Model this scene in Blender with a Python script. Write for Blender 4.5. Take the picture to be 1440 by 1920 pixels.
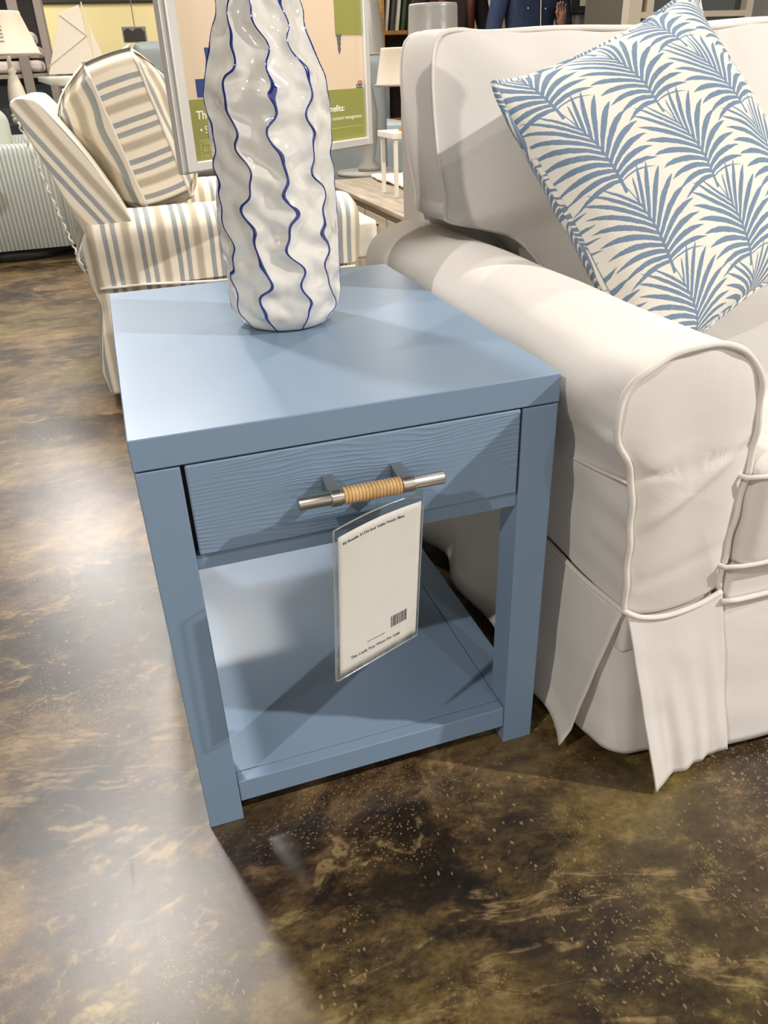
import bpy, math, random
from mathutils import Vector, Matrix, noise
PI = math.pi
random.seed(7)
for o in list(bpy.data.objects): bpy.data.objects.remove(o)
SC = bpy.context.scene
COL = SC.collection

# ------------------------------------------------------------------ camera
cam_d = bpy.data.cameras.new('camera'); cam = bpy.data.objects.new('camera', cam_d); COL.objects.link(cam)
cam.matrix_world = (Matrix.Translation((0.02789, -0.78864, 0.942)) @ Matrix.Rotation(-0.3087, 4, 'Z')
                    @ Matrix.Rotation(1.0479, 4, 'X') @ Matrix.Rotation(-0.0372, 4, 'Z'))
cam_d.sensor_fit = 'VERTICAL'; cam_d.sensor_height = 36.0; cam_d.lens = 1454.12 / 1920 * 36.0
cam_d.clip_start = 0.02; cam_d.clip_end = 100
SC.camera = cam

# ------------------------------------------------------------------ light, world, exposure
W = bpy.data.worlds.new('world'); SC.world = W; W.use_nodes = True
W.node_tree.nodes['Background'].inputs[0].default_value = (1.0, 0.95, 0.89, 1)
W.node_tree.nodes['Background'].inputs[1].default_value = 1.05
SC.view_settings.view_transform = 'Standard'; SC.view_settings.look = 'None'
SC.view_settings.gamma = 1.0; SC.view_settings.exposure = 0.13; SC.view_settings.use_curve_mapping = False

def lamp(name, loc, target, power, size, color=(1, .955, .90), spread=PI, kind='AREA', cone=60, spec=1.0):
    d = bpy.data.lights.new(name, kind); d.energy = power; d.color = color
    if kind == 'AREA': d.shape = 'DISK'; d.size = size; d.spread = spread
    else: d.shadow_soft_size = size / 2; d.spot_size = math.radians(cone); d.spot_blend = .6
    d.specular_factor = spec
    o = bpy.data.objects.new(name, d); COL.objects.link(o); o.location = loc
    o.rotation_euler = (Vector(target) - Vector(loc)).to_track_quat('-Z', 'Y').to_euler()
    return o
CEIL = 3.3
lamp('spot_behind_table', (-0.55, 2.05, CEIL - .15), (0, 0, .2), 60, .24)
lamp('spot_far_aisle', (-0.75, 6.2, CEIL - .15), (-.2, 2, 0), 60, .50)
lamp('spot_right_side', (3.6, -1.7, CEIL - .15), (.4, .1, .4), 165, .07)
lamp('spot_right_back', (2.45, 2.1, CEIL - .15), (.3, .3, .5), 34, .07, (1, .9, .74))
lamp('armchair_fill', (0.9, 0.9, CEIL - .15), (.2, 2.2, .5), 230, .12, cone=46, kind='SPOT')  # added fill to brighten the striped armchair, has no fixture
lamp('rear_fill', (0.2, 3.6, CEIL - .15), (.5, 2.4, .5), 45, .2)  # second added fill, lifts the area behind the table
lamp('spot_front', (1.1, -2.7, CEIL - .15), (.4, .1, .2), 14, .10)
lamp('spot_front_left', (-2.4, -1.7, CEIL - .15), (.2, .2, .3), 66, .07)
lamp('ceiling_fill', (0.5, 3.9, CEIL - .2), (0.5, 3.9, 0), 75, 3.5, (1, .94, .86), spec=.15)  # broad unseen fill for general light from above
lamp('wall_washer_left', (-1.0, 19, CEIL - .3), (-1, 22, 1), 170, 1.2, (1, .92, .74))
lamp('wall_washer_mid', (3.5, 19, CEIL - .3), (4, 22, 1), 170, 1.2, (1, .92, .74))
lamp('wall_washer_right', (8.5, 14, CEIL - .3), (10.5, 18, 1), 150, 1.2, (1, .92, .74))
lamp('aisle_fill', (2.5, 8.5, CEIL - .2), (2.5, 8.5, 0), 160, 3.0, (1, .92, .82), spec=.3)  # unseen overhead fill for the far aisle

# ------------------------------------------------------------------ node helpers
class S:
    """socket wrapper so shader maths can be written as plain expressions"""
    def __init__(s, t, k): s.t = t; s.k = k
    def _m(s, op, *a):
        n = s.t.nodes.new('ShaderNodeMath'); n.operation = op
        for i, v in enumerate((s,) + a):
            if isinstance(v, S): s.t.links.new(v.k, n.inputs[i])
            else: n.inputs[i].default_value = v
        return S(s.t, n.outputs[0])
    def __add__(s, o): return s._m('ADD', o)
    __radd__ = __add__
    def __sub__(s, o): return s._m('SUBTRACT', o)
    def __rsub__(s, o): return (s * -1.0) + o
    def __mul__(s, o): return s._m('MULTIPLY', o)
    __rmul__ = __mul__
    def __truediv__(s, o): return s._m('DIVIDE', o)
    def abs(s): return s._m('ABSOLUTE')
    def frac(s): return s._m('FRACT')
    def mod(s, o): return s._m('FLOORED_MODULO', o)
    def rnd(s): return s._m('ROUND')
    def pw(s, o): return s._m('POWER', o)
    def sqrt(s): return s._m('SQRT')
    def lt(s, o): return s._m('LESS_THAN', o)
    def gt(s, o): return s._m('GREATER_THAN', o)
    def mn(s, o): return s._m('MINIMUM', o)
    def mx(s, o): return s._m('MAXIMUM', o)
    def log(s): return s._m('LOGARITHM', 2.718281)
    def sin(s): return s._m('SINE')
    def clamp(s): return s.mx(0.0).mn(1.0)
    def step(s, a, b):
        n = s.t.nodes.new('ShaderNodeMapRange'); n.interpolation_type = 'SMOOTHSTEP'
        s.t.links.new(s.k, n.inputs[0]); n.inputs[1].default_value = a; n.inputs[2].default_value = b
        return S(s.t, n.outputs[0])

def newmat(name, color=(.8, .8, .8), rough=.6, metal=0.0, spec=.5, **kw):
    m = bpy.data.materials.new(name); m.use_nodes = True
    b = m.node_tree.nodes['Principled BSDF']
    b.inputs['Base Color'].default_value = (*color, 1); b.inputs['Roughness'].default_value = rough
    b.inputs['Metallic'].default_value = metal; b.inputs['Specular IOR Level'].default_value = spec
    for k, v in kw.items():
        b.inputs[k].default_value = v
    return m, m.node_tree, b
def coords(t, kind='Object'):
    if kind == 'World':
        n = t.nodes.new('ShaderNodeNewGeometry'); return n.outputs['Position']
    n = t.nodes.new('ShaderNodeTexCoord'); return n.outputs[kind]
def xyz(t, sock):
    n = t.nodes.new('ShaderNodeSeparateXYZ'); t.links.new(sock, n.inputs[0]); return [S(t, o) for o in n.outputs]
def comb(t, *a):
    n = t.nodes.new('ShaderNodeCombineXYZ')
    for i, v in enumerate(a):
        if isinstance(v, S): t.links.new(v.k, n.inputs[i])
        else: n.inputs[i].default_value = v
    return n.outputs[0]
def scaled(t, sock, sc=(1, 1, 1), rot=(0, 0, 0), loc=(0, 0, 0)):
    n = t.nodes.new('ShaderNodeMapping'); t.links.new(sock, n.inputs[0])
    n.inputs['Scale'].default_value = sc; n.inputs['Rotation'].default_value = rot; n.inputs['Location'].default_value = loc
    return n.outputs[0]
def noi(t, sock, scale, detail=4, rough=.55, dist=0.0, out=0):
    n = t.nodes.new('ShaderNodeTexNoise'); t.links.new(sock, n.inputs['Vector'])
    n.inputs['Scale'].default_value = scale; n.inputs['Detail'].default_value = detail
    n.inputs['Roughness'].default_value = rough; n.inputs['Distortion'].default_value = dist
    return S(t, n.outputs[0]) if out == 0 else n.outputs[1]
def voro(t, sock, scale, feat='F1', rnd=1.0):
    n = t.nodes.new('ShaderNodeTexVoronoi'); n.feature = feat; t.links.new(sock, n.inputs['Vector'])
    n.inputs['Scale'].default_value = scale; n.inputs['Randomness'].default_value = rnd
    return S(t, n.outputs['Distance'])
def ramp(t, s, stops, interp='LINEAR'):
    n = t.nodes.new('ShaderNodeValToRGB'); t.links.new(s.k, n.inputs[0]); r = n.color_ramp; r.interpolation = interp
    while len(r.elements) > 1: r.elements.remove(r.elements[0])
    r.elements[0].position = stops[0][0]; r.elements[0].color = (*stops[0][1], 1)
    for p, c in stops[1:]:
        e = r.elements.new(p); e.color = (*c, 1)
    return n.outputs[0]
def mix(t, f, a, b, mode='MIX'):
    n = t.nodes.new('ShaderNodeMix'); n.data_type = 'RGBA'; n.blend_type = mode
    if isinstance(f, S): t.links.new(f.k, n.inputs[0])
    else: n.inputs[0].default_value = f
    for i, v in ((6, a), (7, b)):
        if isinstance(v, tuple): n.inputs[i].default_value = (*v, 1)
        else: t.links.new(v, n.inputs[i])
    return n.outputs[2]
def bump(t, b, s, strength=.3, dist=.01):
    n = t.nodes.new('ShaderNodeBump'); n.inputs['Strength'].default_value = strength; n.inputs['Distance'].default_value = dist
    t.links.new(s.k, n.inputs['Height']); t.links.new(n.outputs[0], b.inputs['Normal'])
def plain(name, color, rough=.6, metal=0.0, spec=.5, nscale=0, nstr=.1, **kw):
    m, t, b = newmat(name, color, rough, metal, spec, **kw)
    if nscale: bump(t, b, noi(t, coords(t), nscale, 3), nstr, .004)
    return m

# ------------------------------------------------------------------ materials
def mat_floor():
    m, t, b = newmat('stained_concrete', rough=.3)
    p = coords(t, 'World')
    warp = noi(t, p, 1.9, 4, .55, 0, 1)
    vadd = t.nodes.new('ShaderNodeVectorMath'); vadd.operation = 'MULTIPLY_ADD'
    t.links.new(warp, vadd.inputs[0]); vadd.inputs[1].default_value = (.20, .15, .15); t.links.new(p, vadd.inputs[2]); q = vadd.outputs[0]
    big = noi(t, scaled(t, q, (1, 1.3, 1), (0, 0, .3), (3.1, 1.4, 0)), 3.0, 4, .55, .25)
    mid = noi(t, scaled(t, q, (1, 1.6, 1), (0, 0, .35)), 13.0, 10, .74, 0)
    fine = noi(t, scaled(t, q, (1, 1.5, 1), (0, 0, .5)), 85, 9, .80, 0)
    v = (big - .5) * 1.15 + (mid - .5) * .85 + (fine - .5) * .50 + .5
    base = ramp(t, v, [(.20, (.010, .007, .005)), (.33, (.024, .015, .010)), (.43, (.072, .042, .021)), (.52, (.135, .082, .038)),
                       (.62, (.19, .122, .057)), (.74, (.26, .18, .088)), (.88, (.38, .28, .15))])
    hue = noi(t, q, 2.2, 2, .5)
    base = mix(t, hue.step(.50, .64) * .6, base, mix(t, 1.0, base, (.88, .98, .52), 'MULTIPLY'))
    base = mix(t, noi(t, scaled(t, q, loc=(9, 3, 0)), 1.6, 3, .55).step(.54, .62) * .62 * (1.0 - mid.step(.50, .68)), base, (.012, .009, .008))
    # pale flecks that gather in clusters
    fl = voro(t, scaled(t, q, (1.0, .6, 1), (0, 0, .6)), 95) + noi(t, q, 150, 4, .7) * .5
    flm = fl.lt(.42) * noi(t, q, 3.1, 3, .6, .8).step(.50, .60) * noi(t, q, 90, 2).gt(.44)
    base = mix(t, flm * .6, base, (.36, .255, .125))
    fl2 = voro(t, q, 175).lt(.24) * noi(t, scaled(t, q, loc=(4, 1, 0)), 4.5, 3, .6).step(.50, .58)
    base = mix(t, fl2 * .6, base, (.30, .21, .10))
    # pale drift lines, like dried acid edges
    ed = (noi(t, scaled(t, q, (1, 2.2, 1), (0, 0, .15), (1, 7, 0)), 1.8, 5, .6, .8) - .5).abs()
    base = mix(t, (1.0 - ed.step(0, .018)) * .5 * mid.step(.42, .6), base, (.40, .28, .13))
    b2 = voro(t, q, 4.6, 'F1').step(.0, .13)
    base = mix(t, (1.0 - b2) * .45, base, (.011, .008, .007))
    t.links.new(base, b.inputs['Base Color'])
    # hairline scratches
    sc = None
    for k, (r, s1) in enumerate(((.4, 5), (1.3, 4), (2.3, 6), (2.9, 4.5))):
        n = noi(t, scaled(t, p, (s1 * 5.0, .5, 1), (0, 0, r), (k * 3.3, k, 0)), 2.2, 2, .5, .15)
        l = 1.0 - (n - .5).abs().step(0, .003)
        l = l * noi(t, scaled(t, p, loc=(k * 5, 2, 0)), 3.5, 2).step(.5, .62)
        sc = l if sc is None else sc.mx(l)
    rough = (fine * .16 + mid * .14 + .17) + sc * .10
    t.links.new(rough.k, b.inputs['Roughness'])
    b.inputs['Specular IOR Level'].default_value = .55
    b.inputs['Coat Weight'].default_value = .25; b.inputs['Coat Roughness'].default_value = .28
    bump(t, b, fine * .5 + mid * .5, .16, .003)
    return m
def mat_cloth(name, color, weave=3600, tint=None, rough=.85):
    m, t, b = newmat(name, color, rough, spec=.25)
    u = coords(t)
    x, y, z = xyz(t, scaled(t, u, (weave,) * 3))
    wv = x.sin() * z.sin() + y.sin() * z.sin()
    bump(t, b, wv * .02 + noi(t, u, 420, 2) * .05 + noi(t, u, 9, 3, .5, 1.2) * 2.2, .16, .006)
    b.inputs['Sheen Weight'].default_value = .15
    c = noi(t, u, 6, 3)
    t.links.new(mix(t, c, color, tuple(v * .93 for v in color)), b.inputs['Base Color'])
    return m
def stripes(name, scale=1.0, pale=1.0):
    """woven ticking stripe: colour follows the first UV coordinate in metres"""
    m, t, b = newmat(name, rough=.9, spec=.2)
    u, v, _ = xyz(t, coords(t, 'UV'))
    k = (u / (.102 * scale) + (noi(t, coords(t), 9, 2) - .5) * .05).frac()
    cream = (.76, .69, .57); blue = (.235, .265, .285); taupe = (.40, .345, .265); lt = (.58, .505, .40)
    st = [(0, cream), (.05, cream), (.07, blue), (.19, blue), (.21, cream), (.32, cream), (.34, blue), (.46, (.29, .31, .315)), (.48, cream), (.58, cream),
          (.62, lt), (.67, taupe), (.80, taupe), (.84, lt), (.88, cream), (1, cream)]
    c = ramp(t, k, st)
    c = mix(t, noi(t, scaled(t, coords(t, 'UV'), (20, 500, 1)), 1, 2) * .25, c, (.70, .64, .53))
    t.links.new(c, b.inputs['Base Color'])
    x, y, z = xyz(t, scaled(t, coords(t), (1500,) * 3))
    bump(t, b, x.sin() * z.sin() * .3 + noi(t, coords(t), 60, 3), .25, .0018)
    return m
def frond_group():
    g = bpy.data.node_groups.new('palm_frond', 'ShaderNodeTree')
    for n in ('x', 'y'): g.interface.new_socket(n, in_out='INPUT', socket_type='NodeSocketFloat')
    g.interface.new_socket('mask', in_out='OUTPUT', socket_type='NodeSocketFloat')
    i = g.nodes.new('NodeGroupInput'); o = g.nodes.new('NodeGroupOutput')
    x = S(g, i.outputs[0]); y = S(g, i.outputs[1])
    T = .112
    x = x + (y - .07) * (y - .07) * 1.1 - .004           # a gently bowed stem
    ax = x.abs()
    s = (y + ax * ax * 5.5 - ax * .22) / (ax * 18.0 + 1.0)
    r = (s - .030) / .086
    X = ((1.0 - r * r).mx(0.0)) * .080
    tt = ax / X.mx(.0005)
    side = x.gt(0) * .45
    tri = (((s.mx(0.0) * 9.0 + 1.0).log() / (9.0 * .0074) + side).frac() - .5).abs() * 2.0
    wdt = (1.0 - tt.pw(2.6)) * .70
    leaf = tri.lt(wdt) * tt.lt(1.0) * s.gt(.001) * s.lt(T - .004)
    spine = ax.lt((.140 - y).mx(0.0) * .013 + .0007) * y.gt(-.016) * y.lt(.135)
    g.links.new(leaf.mx(spine).k, o.inputs[0])
    return g
def mat_palm():
    m, t, b = newmat('palm_print_linen', rough=.9, spec=.2)
    g = frond_group()
    u, v, _ = xyz(t, coords(t, 'UV'))
    slub = noi(t, scaled(t, coords(t, 'UV'), (25, 400, 1)), 1, 2)
    u = u + (slub - .5) * .0012; v = v + (noi(t, coords(t, 'UV'), 90, 2) - .5) * .003
    us = u + v * .12 + .035
    j = (us / .145).rnd(); mask = None
    for dj in (-1, 0, 1):
        jj = j + dj
        lx = us - jj * .145
        base = (v + jj * .068 + .055).mod(.142)
        for k in (0, 1):
            n = t.nodes.new('ShaderNodeGroup'); n.node_tree = g
            t.links.new(lx.k, n.inputs[0]); t.links.new((base + .142 * k - .018).k, n.inputs[1])
            q = S(t, n.outputs[0]); mask = q if mask is None else mask.mx(q)
    thread = noi(t, scaled(t, coords(t, 'UV'), (700, 60, 1)), 1, 2)
    blue = mix(t, thread, (.120, .180, .265), (.21, .28, .375))
    c = mix(t, mask * (thread.step(.2, .42) * .35 + .65), (.72, .68, .60), blue)
    t.links.new(c, b.inputs['Base Color'])
    x, y, z = xyz(t, scaled(t, coords(t), (1300,) * 3))
    bump(t, b, x.sin() * z.sin() * .3 + thread * .7, .25, .0012)
    return m
def mat_vase():
    m, t, b = newmat('glazed_ceramic', rough=.10, spec=.6)
    u, v, _ = xyz(t, coords(t, 'UV'))          # u: rib number, v: height in metres
    p = coords(t)
    d = ((u + .5).frac() - .5).abs()
    wid = noi(t, comb(t, u.rnd() * 7.3, v * 9.0, 0.0), 1.0, 3, .6) * .060 + .012
    line = 1.0 - (d / wid).step(.8, 1.12)
    wash = (1.0 - d.step(.0, .34)) * noi(t, p, 22, 3, .6).step(.40, .66)
    c = mix(t, wash * .34, (.70, .665, .60), (.36, .42, .56))
    c = mix(t, noi(t, p, 14, 2).step(.5, .75) * .22, c, (.42, .45, .50))
    c = mix(t, line, c, (.014, .028, .17))
    t.links.new(c, b.inputs['Base Color'])
    b.inputs['Coat Weight'].default_value = .6; b.inputs['Coat Roughness'].default_value = .04
    return m
def mat_paint():
    m, t, b = newmat('blue_satin_paint', (.188, .270, .378), .34, spec=.5)
    bump(t, b, noi(t, coords(t), 300, 2), .04, .001)
    t.links.new((noi(t, coords(t), 5, 3) * .08 + .30).k, b.inputs['Roughness'])
    return m
def mat_paint_grain():
    m, t, b = newmat('blue_paint_on_open_grain', (.188, .270, .378), .40, spec=.5)
    x, y, z = xyz(t, coords(t))
    q = comb(t, x * 1.6, 0.0, z * 9.0)
    n = noi(t, q, 2.0, 3, .5, .25)
    w = (z * 1150.0 + n * 60.0).sin()
    f = noi(t, scaled(t, coords(t), (9, 1, 420)), 1.0, 3, .6)
    fade = noi(t, coords(t), 9, 2).step(.36, .6)
    bump(t, b, (w.step(-.2, 1.0) * .75 + f * .5) * (fade * .8 + .2), .42, .0011)
    return m
def mat_wood(name, c0, c1, axis=(2, 22, 22), rough=.55, scale=2.2):
    m, t, b = newmat(name, rough=rough)
    q = scaled(t, coords(t), axis)
    n = noi(t, q, scale, 6, .6, .5)
    t.links.new(ramp(t, n, [(.3, c0), (.7, c1)]), b.inputs['Base Color'])
    bump(t, b, n, .2, .002)
    return m
def mat_clear():
    m = bpy.data.materials.new('clear_vinyl'); m.use_nodes = True; t = m.node_tree
    t.nodes.remove(t.nodes['Principled BSDF']); out = t.nodes['Material Output']
    tr = t.nodes.new('ShaderNodeBsdfTransparent'); tr.inputs[0].default_value = (.93, .94, .94, 1)
    gl = t.nodes.new('ShaderNodeBsdfGlossy'); gl.inputs['Roughness'].default_value = .07
    fr = t.nodes.new('ShaderNodeLayerWeight'); fr.inputs[0].default_value = .18
    mx = t.nodes.new('ShaderNodeMixShader')
    bp = t.nodes.new('ShaderNodeBump'); bp.inputs['Strength'].default_value = .5; bp.inputs['Distance'].default_value = .004
    t.links.new(noi(t, coords(t), 16, 3, .5, .5).k, bp.inputs['Height'])
    t.links.new(bp.outputs[0], gl.inputs['Normal'])
    t.links.new((S(t, fr.outputs[1]).pw(2.0) * .6 + .045).mn(.6).k, mx.inputs[0]); t.links.new(tr.outputs[0], mx.inputs[1]); t.links.new(gl.outputs[0], mx.inputs[2])
    t.links.new(mx.outputs[0], out.inputs[0])
    return m
def mat_denim():
    m, t, b = newmat('denim', rough=.9)
    t.links.new(mix(t, noi(t, coords(t), 60, 4), (.012, .022, .06), (.04, .06, .12)), b.inputs['Base Color'])
    return m
def mat_ribbed():
    m, t, b = newmat('ribbed_seafoam_fabric', rough=.9)
    u, v, _ = xyz(t, coords(t, 'UV'))
    k = (u / .022).frac()
    c = ramp(t, k, [(0, (.40, .45, .41)), (.35, (.40, .45, .41)), (.5, (.62, .64, .58)), (.85, (.62, .64, .58)), (1, (.40, .45, .41))])
    t.links.new(c, b.inputs['Base Color'])
    bump(t, b, (u * (2 * PI / .022)).sin(), .5, .003)
    return m

M = dict(
    floor=mat_floor(), cream=mat_cloth('cream_slipcover', (.70, .66, .61)), creampipe=mat_cloth('cream_piping', (.73, .68, .62)),
    stripe=stripes('ticking_stripe'), palm=mat_palm(), vase=mat_vase(), paint=mat_paint(), grain=mat_paint_grain(),
    steel=plain('brushed_steel', (.52, .49, .44), .34, 1.0), rattan=mat_wood('rattan', (.50, .30, .11), (.72, .48, .22), (30, 30, 8), .42),
    chrome=plain('polished_chrome', (.84, .82, .78), .34, .55), clear=mat_clear(), paper=plain('white_paper', (.76, .72, .65), .7),
    ink=plain('black_ink', (.02, .02, .02), .7), black=plain('black_plastic', (.012, .012, .013), .45),
    board=plain('beige_print', (.60, .47, .33), .5), green=plain('olive_green_print', (.235, .235, .055), .5), navy=plain('navy_print', (.02, .045, .17), .5),
    white_ink=plain('white_print', (.80, .76, .62), .5), pale_ink=plain('pale_green_print', (.45, .45, .20), .5), grey_ink=plain('grey_print', (.10, .10, .10), .6), red_ink=plain('red_print', (.5, .05, .03), .6),
    rib=mat_ribbed(), sage=mat_cloth('sage_cushion', (.50, .53, .44)), slate=plain('slate_leather', (.115, .14, .165), .38, nscale=40, nstr=.15),
    greysofa=plain('grey_leather', (.24, .27, .27), .42, nscale=30, nstr=.15), bluegrey=plain('pale_blue_grey_leather', (.33, .38, .38), .40, nscale=25),
    shade=plain('cream_lampshade', (.58, .50, .39), .5, nscale=60), greyshade=plain('grey_lampshade', (.26, .245, .22), .35, nscale=20, nstr=.4),
    lampbase=plain('distressed_cream_wood', (.62, .58, .47), .6, nscale=30), taupe=plain('taupe_painted_wood', (.31, .255, .215), .6),
    dark=plain('dark_panel', (.045, .035, .032), .6), pinkwhite=mat_cloth('blush_white_cushion', (.72, .62, .58)), sail=mat_cloth('sailcloth', (.74, .66, .55), 300),
    yellow=plain('butter_yellow_wall', (.60, .52, .30), .85, nscale=3), ceil=plain('dark_ceiling', (.016, .017, .018), .8), wallw=plain('warm_white_wall', (.55, .48, .36), .85),
    oaktop=mat_wood('weathered_oak', (.20, .155, .105), (.40, .33, .25), (14, 1.2, 14)), creampaint=plain('cream_furniture_paint', (.56, .48, .37), .5),
    whitepaint=plain('white_furniture_paint', (.70, .66, .56), .5), amberwood=mat_wood('golden_wood', (.42, .19, .05), (.62, .32, .10), (3, 3, 20)),
    amber=plain('amber_glass', (.60, .27, .05), .15), olive=plain('olive_panel', (.10, .085, .06), .6), greydresser=plain('grey_furniture_paint', (.26, .245, .22), .5),
    skin=plain('skin', (.46, .24, .16), .55), hair=plain('dark_hair', (.012, .007, .005), .4), auburn=plain('auburn_hair', (.12, .035, .02), .45), denim=mat_denim(),
    trousers=plain('black_trousers', (.015, .015, .018), .8), darktop=plain('dark_knit', (.02, .012, .012), .9), bluebook=plain('green_cover', (.06, .12, .04), .6), brass=plain('brass_button', (.55, .48, .36), .35, 1.0),
    glass=plain('dark_glass', (.05, .05, .045), .08), lens=None)
m_, t_, b_ = newmat('lit_lamp_lens', (1, 1, 1)); b_.inputs['Emission Color'].default_value = (1, .93, .8, 1); b_.inputs['Emission Strength'].default_value = 14; M['lens'] = m_

# ------------------------------------------------------------------ object helpers
def wloc(o):
    v = Vector((0, 0, 0))
    while o: v = v + o.location; o = o.parent
    return v
def thing(name, label, cat, loc=(0, 0, 0), group=None):
    o = bpy.data.objects.new(name, None); COL.objects.link(o); o.location = loc; o.empty_display_size = .05
    o['label'] = label; o['category'] = cat
    if group: o['group'] = group
    return o
def tag(o, label, cat, group=None):
    o['label'] = label; o['category'] = cat
    if group: o['group'] = group
    return o
def mesh(name, V, F, mat, parent=None, uv=None, smooth=False, bevel=0, seg=3, solid=0, sub=0, xf=None, faceuv=None, label=None, mats=None, fm=None):
    V = [Vector(v) for v in V]
    if xf is not None: V = [xf @ v for v in V]
    if parent is not None: org = wloc(parent)
    else:
        cx = (min(v.x for v in V) + max(v.x for v in V)) / 2; cy = (min(v.y for v in V) + max(v.y for v in V)) / 2
        org = Vector((cx, cy, min(v.z for v in V)))
    me = bpy.data.meshes.new(name); me.from_pydata([v - org for v in V], [], F); me.update()
    for mm in (mats or [mat]): me.materials.append(mm)
    if fm: me.polygons.foreach_set('material_index', fm)
    if uv or faceuv:
        L = me.uv_layers.new(name='UVMap')
        for p in me.polygons:
            for li in p.loop_indices:
                L.data[li].uv = uv[me.loops[li].vertex_index] if uv else faceuv(p, V[me.loops[li].vertex_index])
    if smooth: me.polygons.foreach_set('use_smooth', [True] * len(me.polygons))
    o = bpy.data.objects.new(name, me); COL.objects.link(o)
    if parent is not None: o.parent = parent
    else: o.location = org
    if bevel:
        b = o.modifiers.new('bevel', 'BEVEL'); b.width = bevel; b.segments = seg; b.limit_method = 'ANGLE'; b.angle_limit = .6
        if not smooth:
            me.polygons.foreach_set('use_smooth', [True] * len(me.polygons))
            b.harden_normals = True
    if solid:
        s = o.modifiers.new('solid', 'SOLIDIFY'); s.thickness = solid; s.offset = 0
    if sub:
        s = o.modifiers.new('sub', 'SUBSURF'); s.levels = sub; s.render_levels = sub
    if label: o['label'] = label
    return o
class MB:
    def __init__(s): s.V = []; s.F = []
    def add(s, V, F):
        k = len(s.V); s.V += [Vector(v) for v in V]; s.F += [tuple(i + k for i in f) for f in F]; return s
    def box(s, a, b, rot=None):
        (x0, y0, z0), (x1, y1, z1) = a, b
        V = [Vector((x, y, z)) for z in (z0, z1) for y in (y0, y1) for x in (x0, x1)]
        if rot is not None:
            c = (Vector(a) + Vector(b)) / 2; V = [c + rot @ (v - c) for v in V]
        return s.add(V, [(0, 2, 3, 1), (4, 5, 7, 6), (0, 1, 5, 4), (2, 6, 7, 3), (0, 4, 6, 2), (1, 3, 7, 5)])
    def prism(s, poly, y0, y1, plane='xz'):
        n = len(poly); V = []
        for y in (y0, y1):
            for a, b in poly: V.append((a, y, b) if plane == 'xz' else ((a, b, y) if plane == 'xy' else (y, a, b)))
        F = [tuple(range(n)), tuple(range(2 * n - 1, n - 1, -1))] + [(i, i + n, (i + 1) % n + n, (i + 1) % n) for i in range(n)]
        return s.add(V, F)
    def tube(s, pts, r, n=10, closed=False, caps=True):
        pts = [Vector(p) for p in pts]; N = len(pts); V = []; prev = None
        for i, p in enumerate(pts):
            a = pts[(i - 1) % N] if (closed or i > 0) else p; b = pts[(i + 1) % N] if (closed or i < N - 1) else p
            d = (b - a).normalized()
            if prev is None: up = Vector((0, 0, 1)) if abs(d.z) < .9 else Vector((1, 0, 0)); e1 = d.cross(up).normalized()
            else: e1 = (prev - d * prev.dot(d)).normalized()
            prev = e1; e2 = d.cross(e1); rr = r[i] if isinstance(r, (list, tuple)) else r
            for k in range(n):
                t = 2 * PI * k / n; V.append(p + (e1 * math.cos(t) + e2 * math.sin(t)) * rr)
        F = []
        for i in range(N if closed else N - 1):
            for k in range(n):
                a = i * n + k; b = i * n + (k + 1) % n; c = ((i + 1) % N) * n + (k + 1) % n; d = ((i + 1) % N) * n + k
                F.append((a, b, c, d))
        if caps and not closed: F += [tuple(range(n - 1, -1, -1)), tuple((N - 1) * n + k for k in range(n))]
        return s.add(V, F)
    def lathe(s, prof, c=(0, 0, 0), n=32, axis='z', caps=True):
        V = []; c = Vector(c)
        for r, h in prof:
            for k in range(n):
                t = 2 * PI * k / n; u, w = r * math.cos(t), r * math.sin(t)
                V.append(c + (Vector((u, w, h)) if axis == 'z' else (Vector((h, u, w)) if axis == 'x' else Vector((u, h, w)))))
        F = []
        for i in range(len(prof) - 1):
            for k in range(n): F.append((i * n + k, i * n + (k + 1) % n, (i + 1) * n + (k + 1) % n, (i + 1) * n + k))
        if caps: F += [tuple(range(n - 1, -1, -1)), tuple((len(prof) - 1) * n + k for k in range(n))]
        return s.add(V, F)
    def ellipsoid(s, c, r, n=20, m=12, e=1.0):
        V = []; c = Vector(c); f = lambda v: math.copysign(abs(v) ** e, v)
        for i in range(m + 1):
            a = -PI / 2 + PI * i / m
            for k in range(n):
                t = 2 * PI * k / n
                V.append(c + Vector((r[0] * f(math.cos(a)) * f(math.cos(t)), r[1] * f(math.cos(a)) * f(math.sin(t)), r[2] * f(math.sin(a)))))
        F = [(i * n + k, i * n + (k + 1) % n, (i + 1) * n + (k + 1) % n, (i + 1) * n + k) for i in range(m) for k in range(n)]
        return s.add(V, F)
    def build(s, name, mat, parent=None, **kw): return mesh(name, s.V, s.F, mat, parent, **kw)
def resample(pts, n, closed=False):
    P = [Vector(p) for p in pts] + ([Vector(pts[0])] if closed else [])
    L = [0]
    for a, b in zip(P, P[1:]): L.append(L[-1] + (b - a).length)
    out = []
    for i in range(n):
        s = L[-1] * i / (n if closed else n - 1); k = 0
        while k < len(L) - 2 and L[k + 1] < s: k += 1
        d = L[k + 1] - L[k]; out.append(P[k].lerp(P[k + 1], (s - L[k]) / d if d else 0))
    return out
def catmull(pts, n, closed=False):
    P = [Vector(p) for p in pts]; N = len(P); out = []; segs = N if closed else N - 1
    for i in range(segs):
        g = lambda k: P[k % N] if closed else P[max(0, min(N - 1, k))]
        a, b, c, d = g(i - 1), g(i), g(i + 1), g(i + 2)
        for k in range(12):
            t = k / 12
            out.append(.5 * ((2 * b) + (c - a) * t + (2 * a - 5 * b + 4 * c - d) * t * t + (-a + 3 * b - 3 * c + d) * t ** 3))
    if not closed: out.append(P[-1])
    return resample(out, n, closed)
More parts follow.
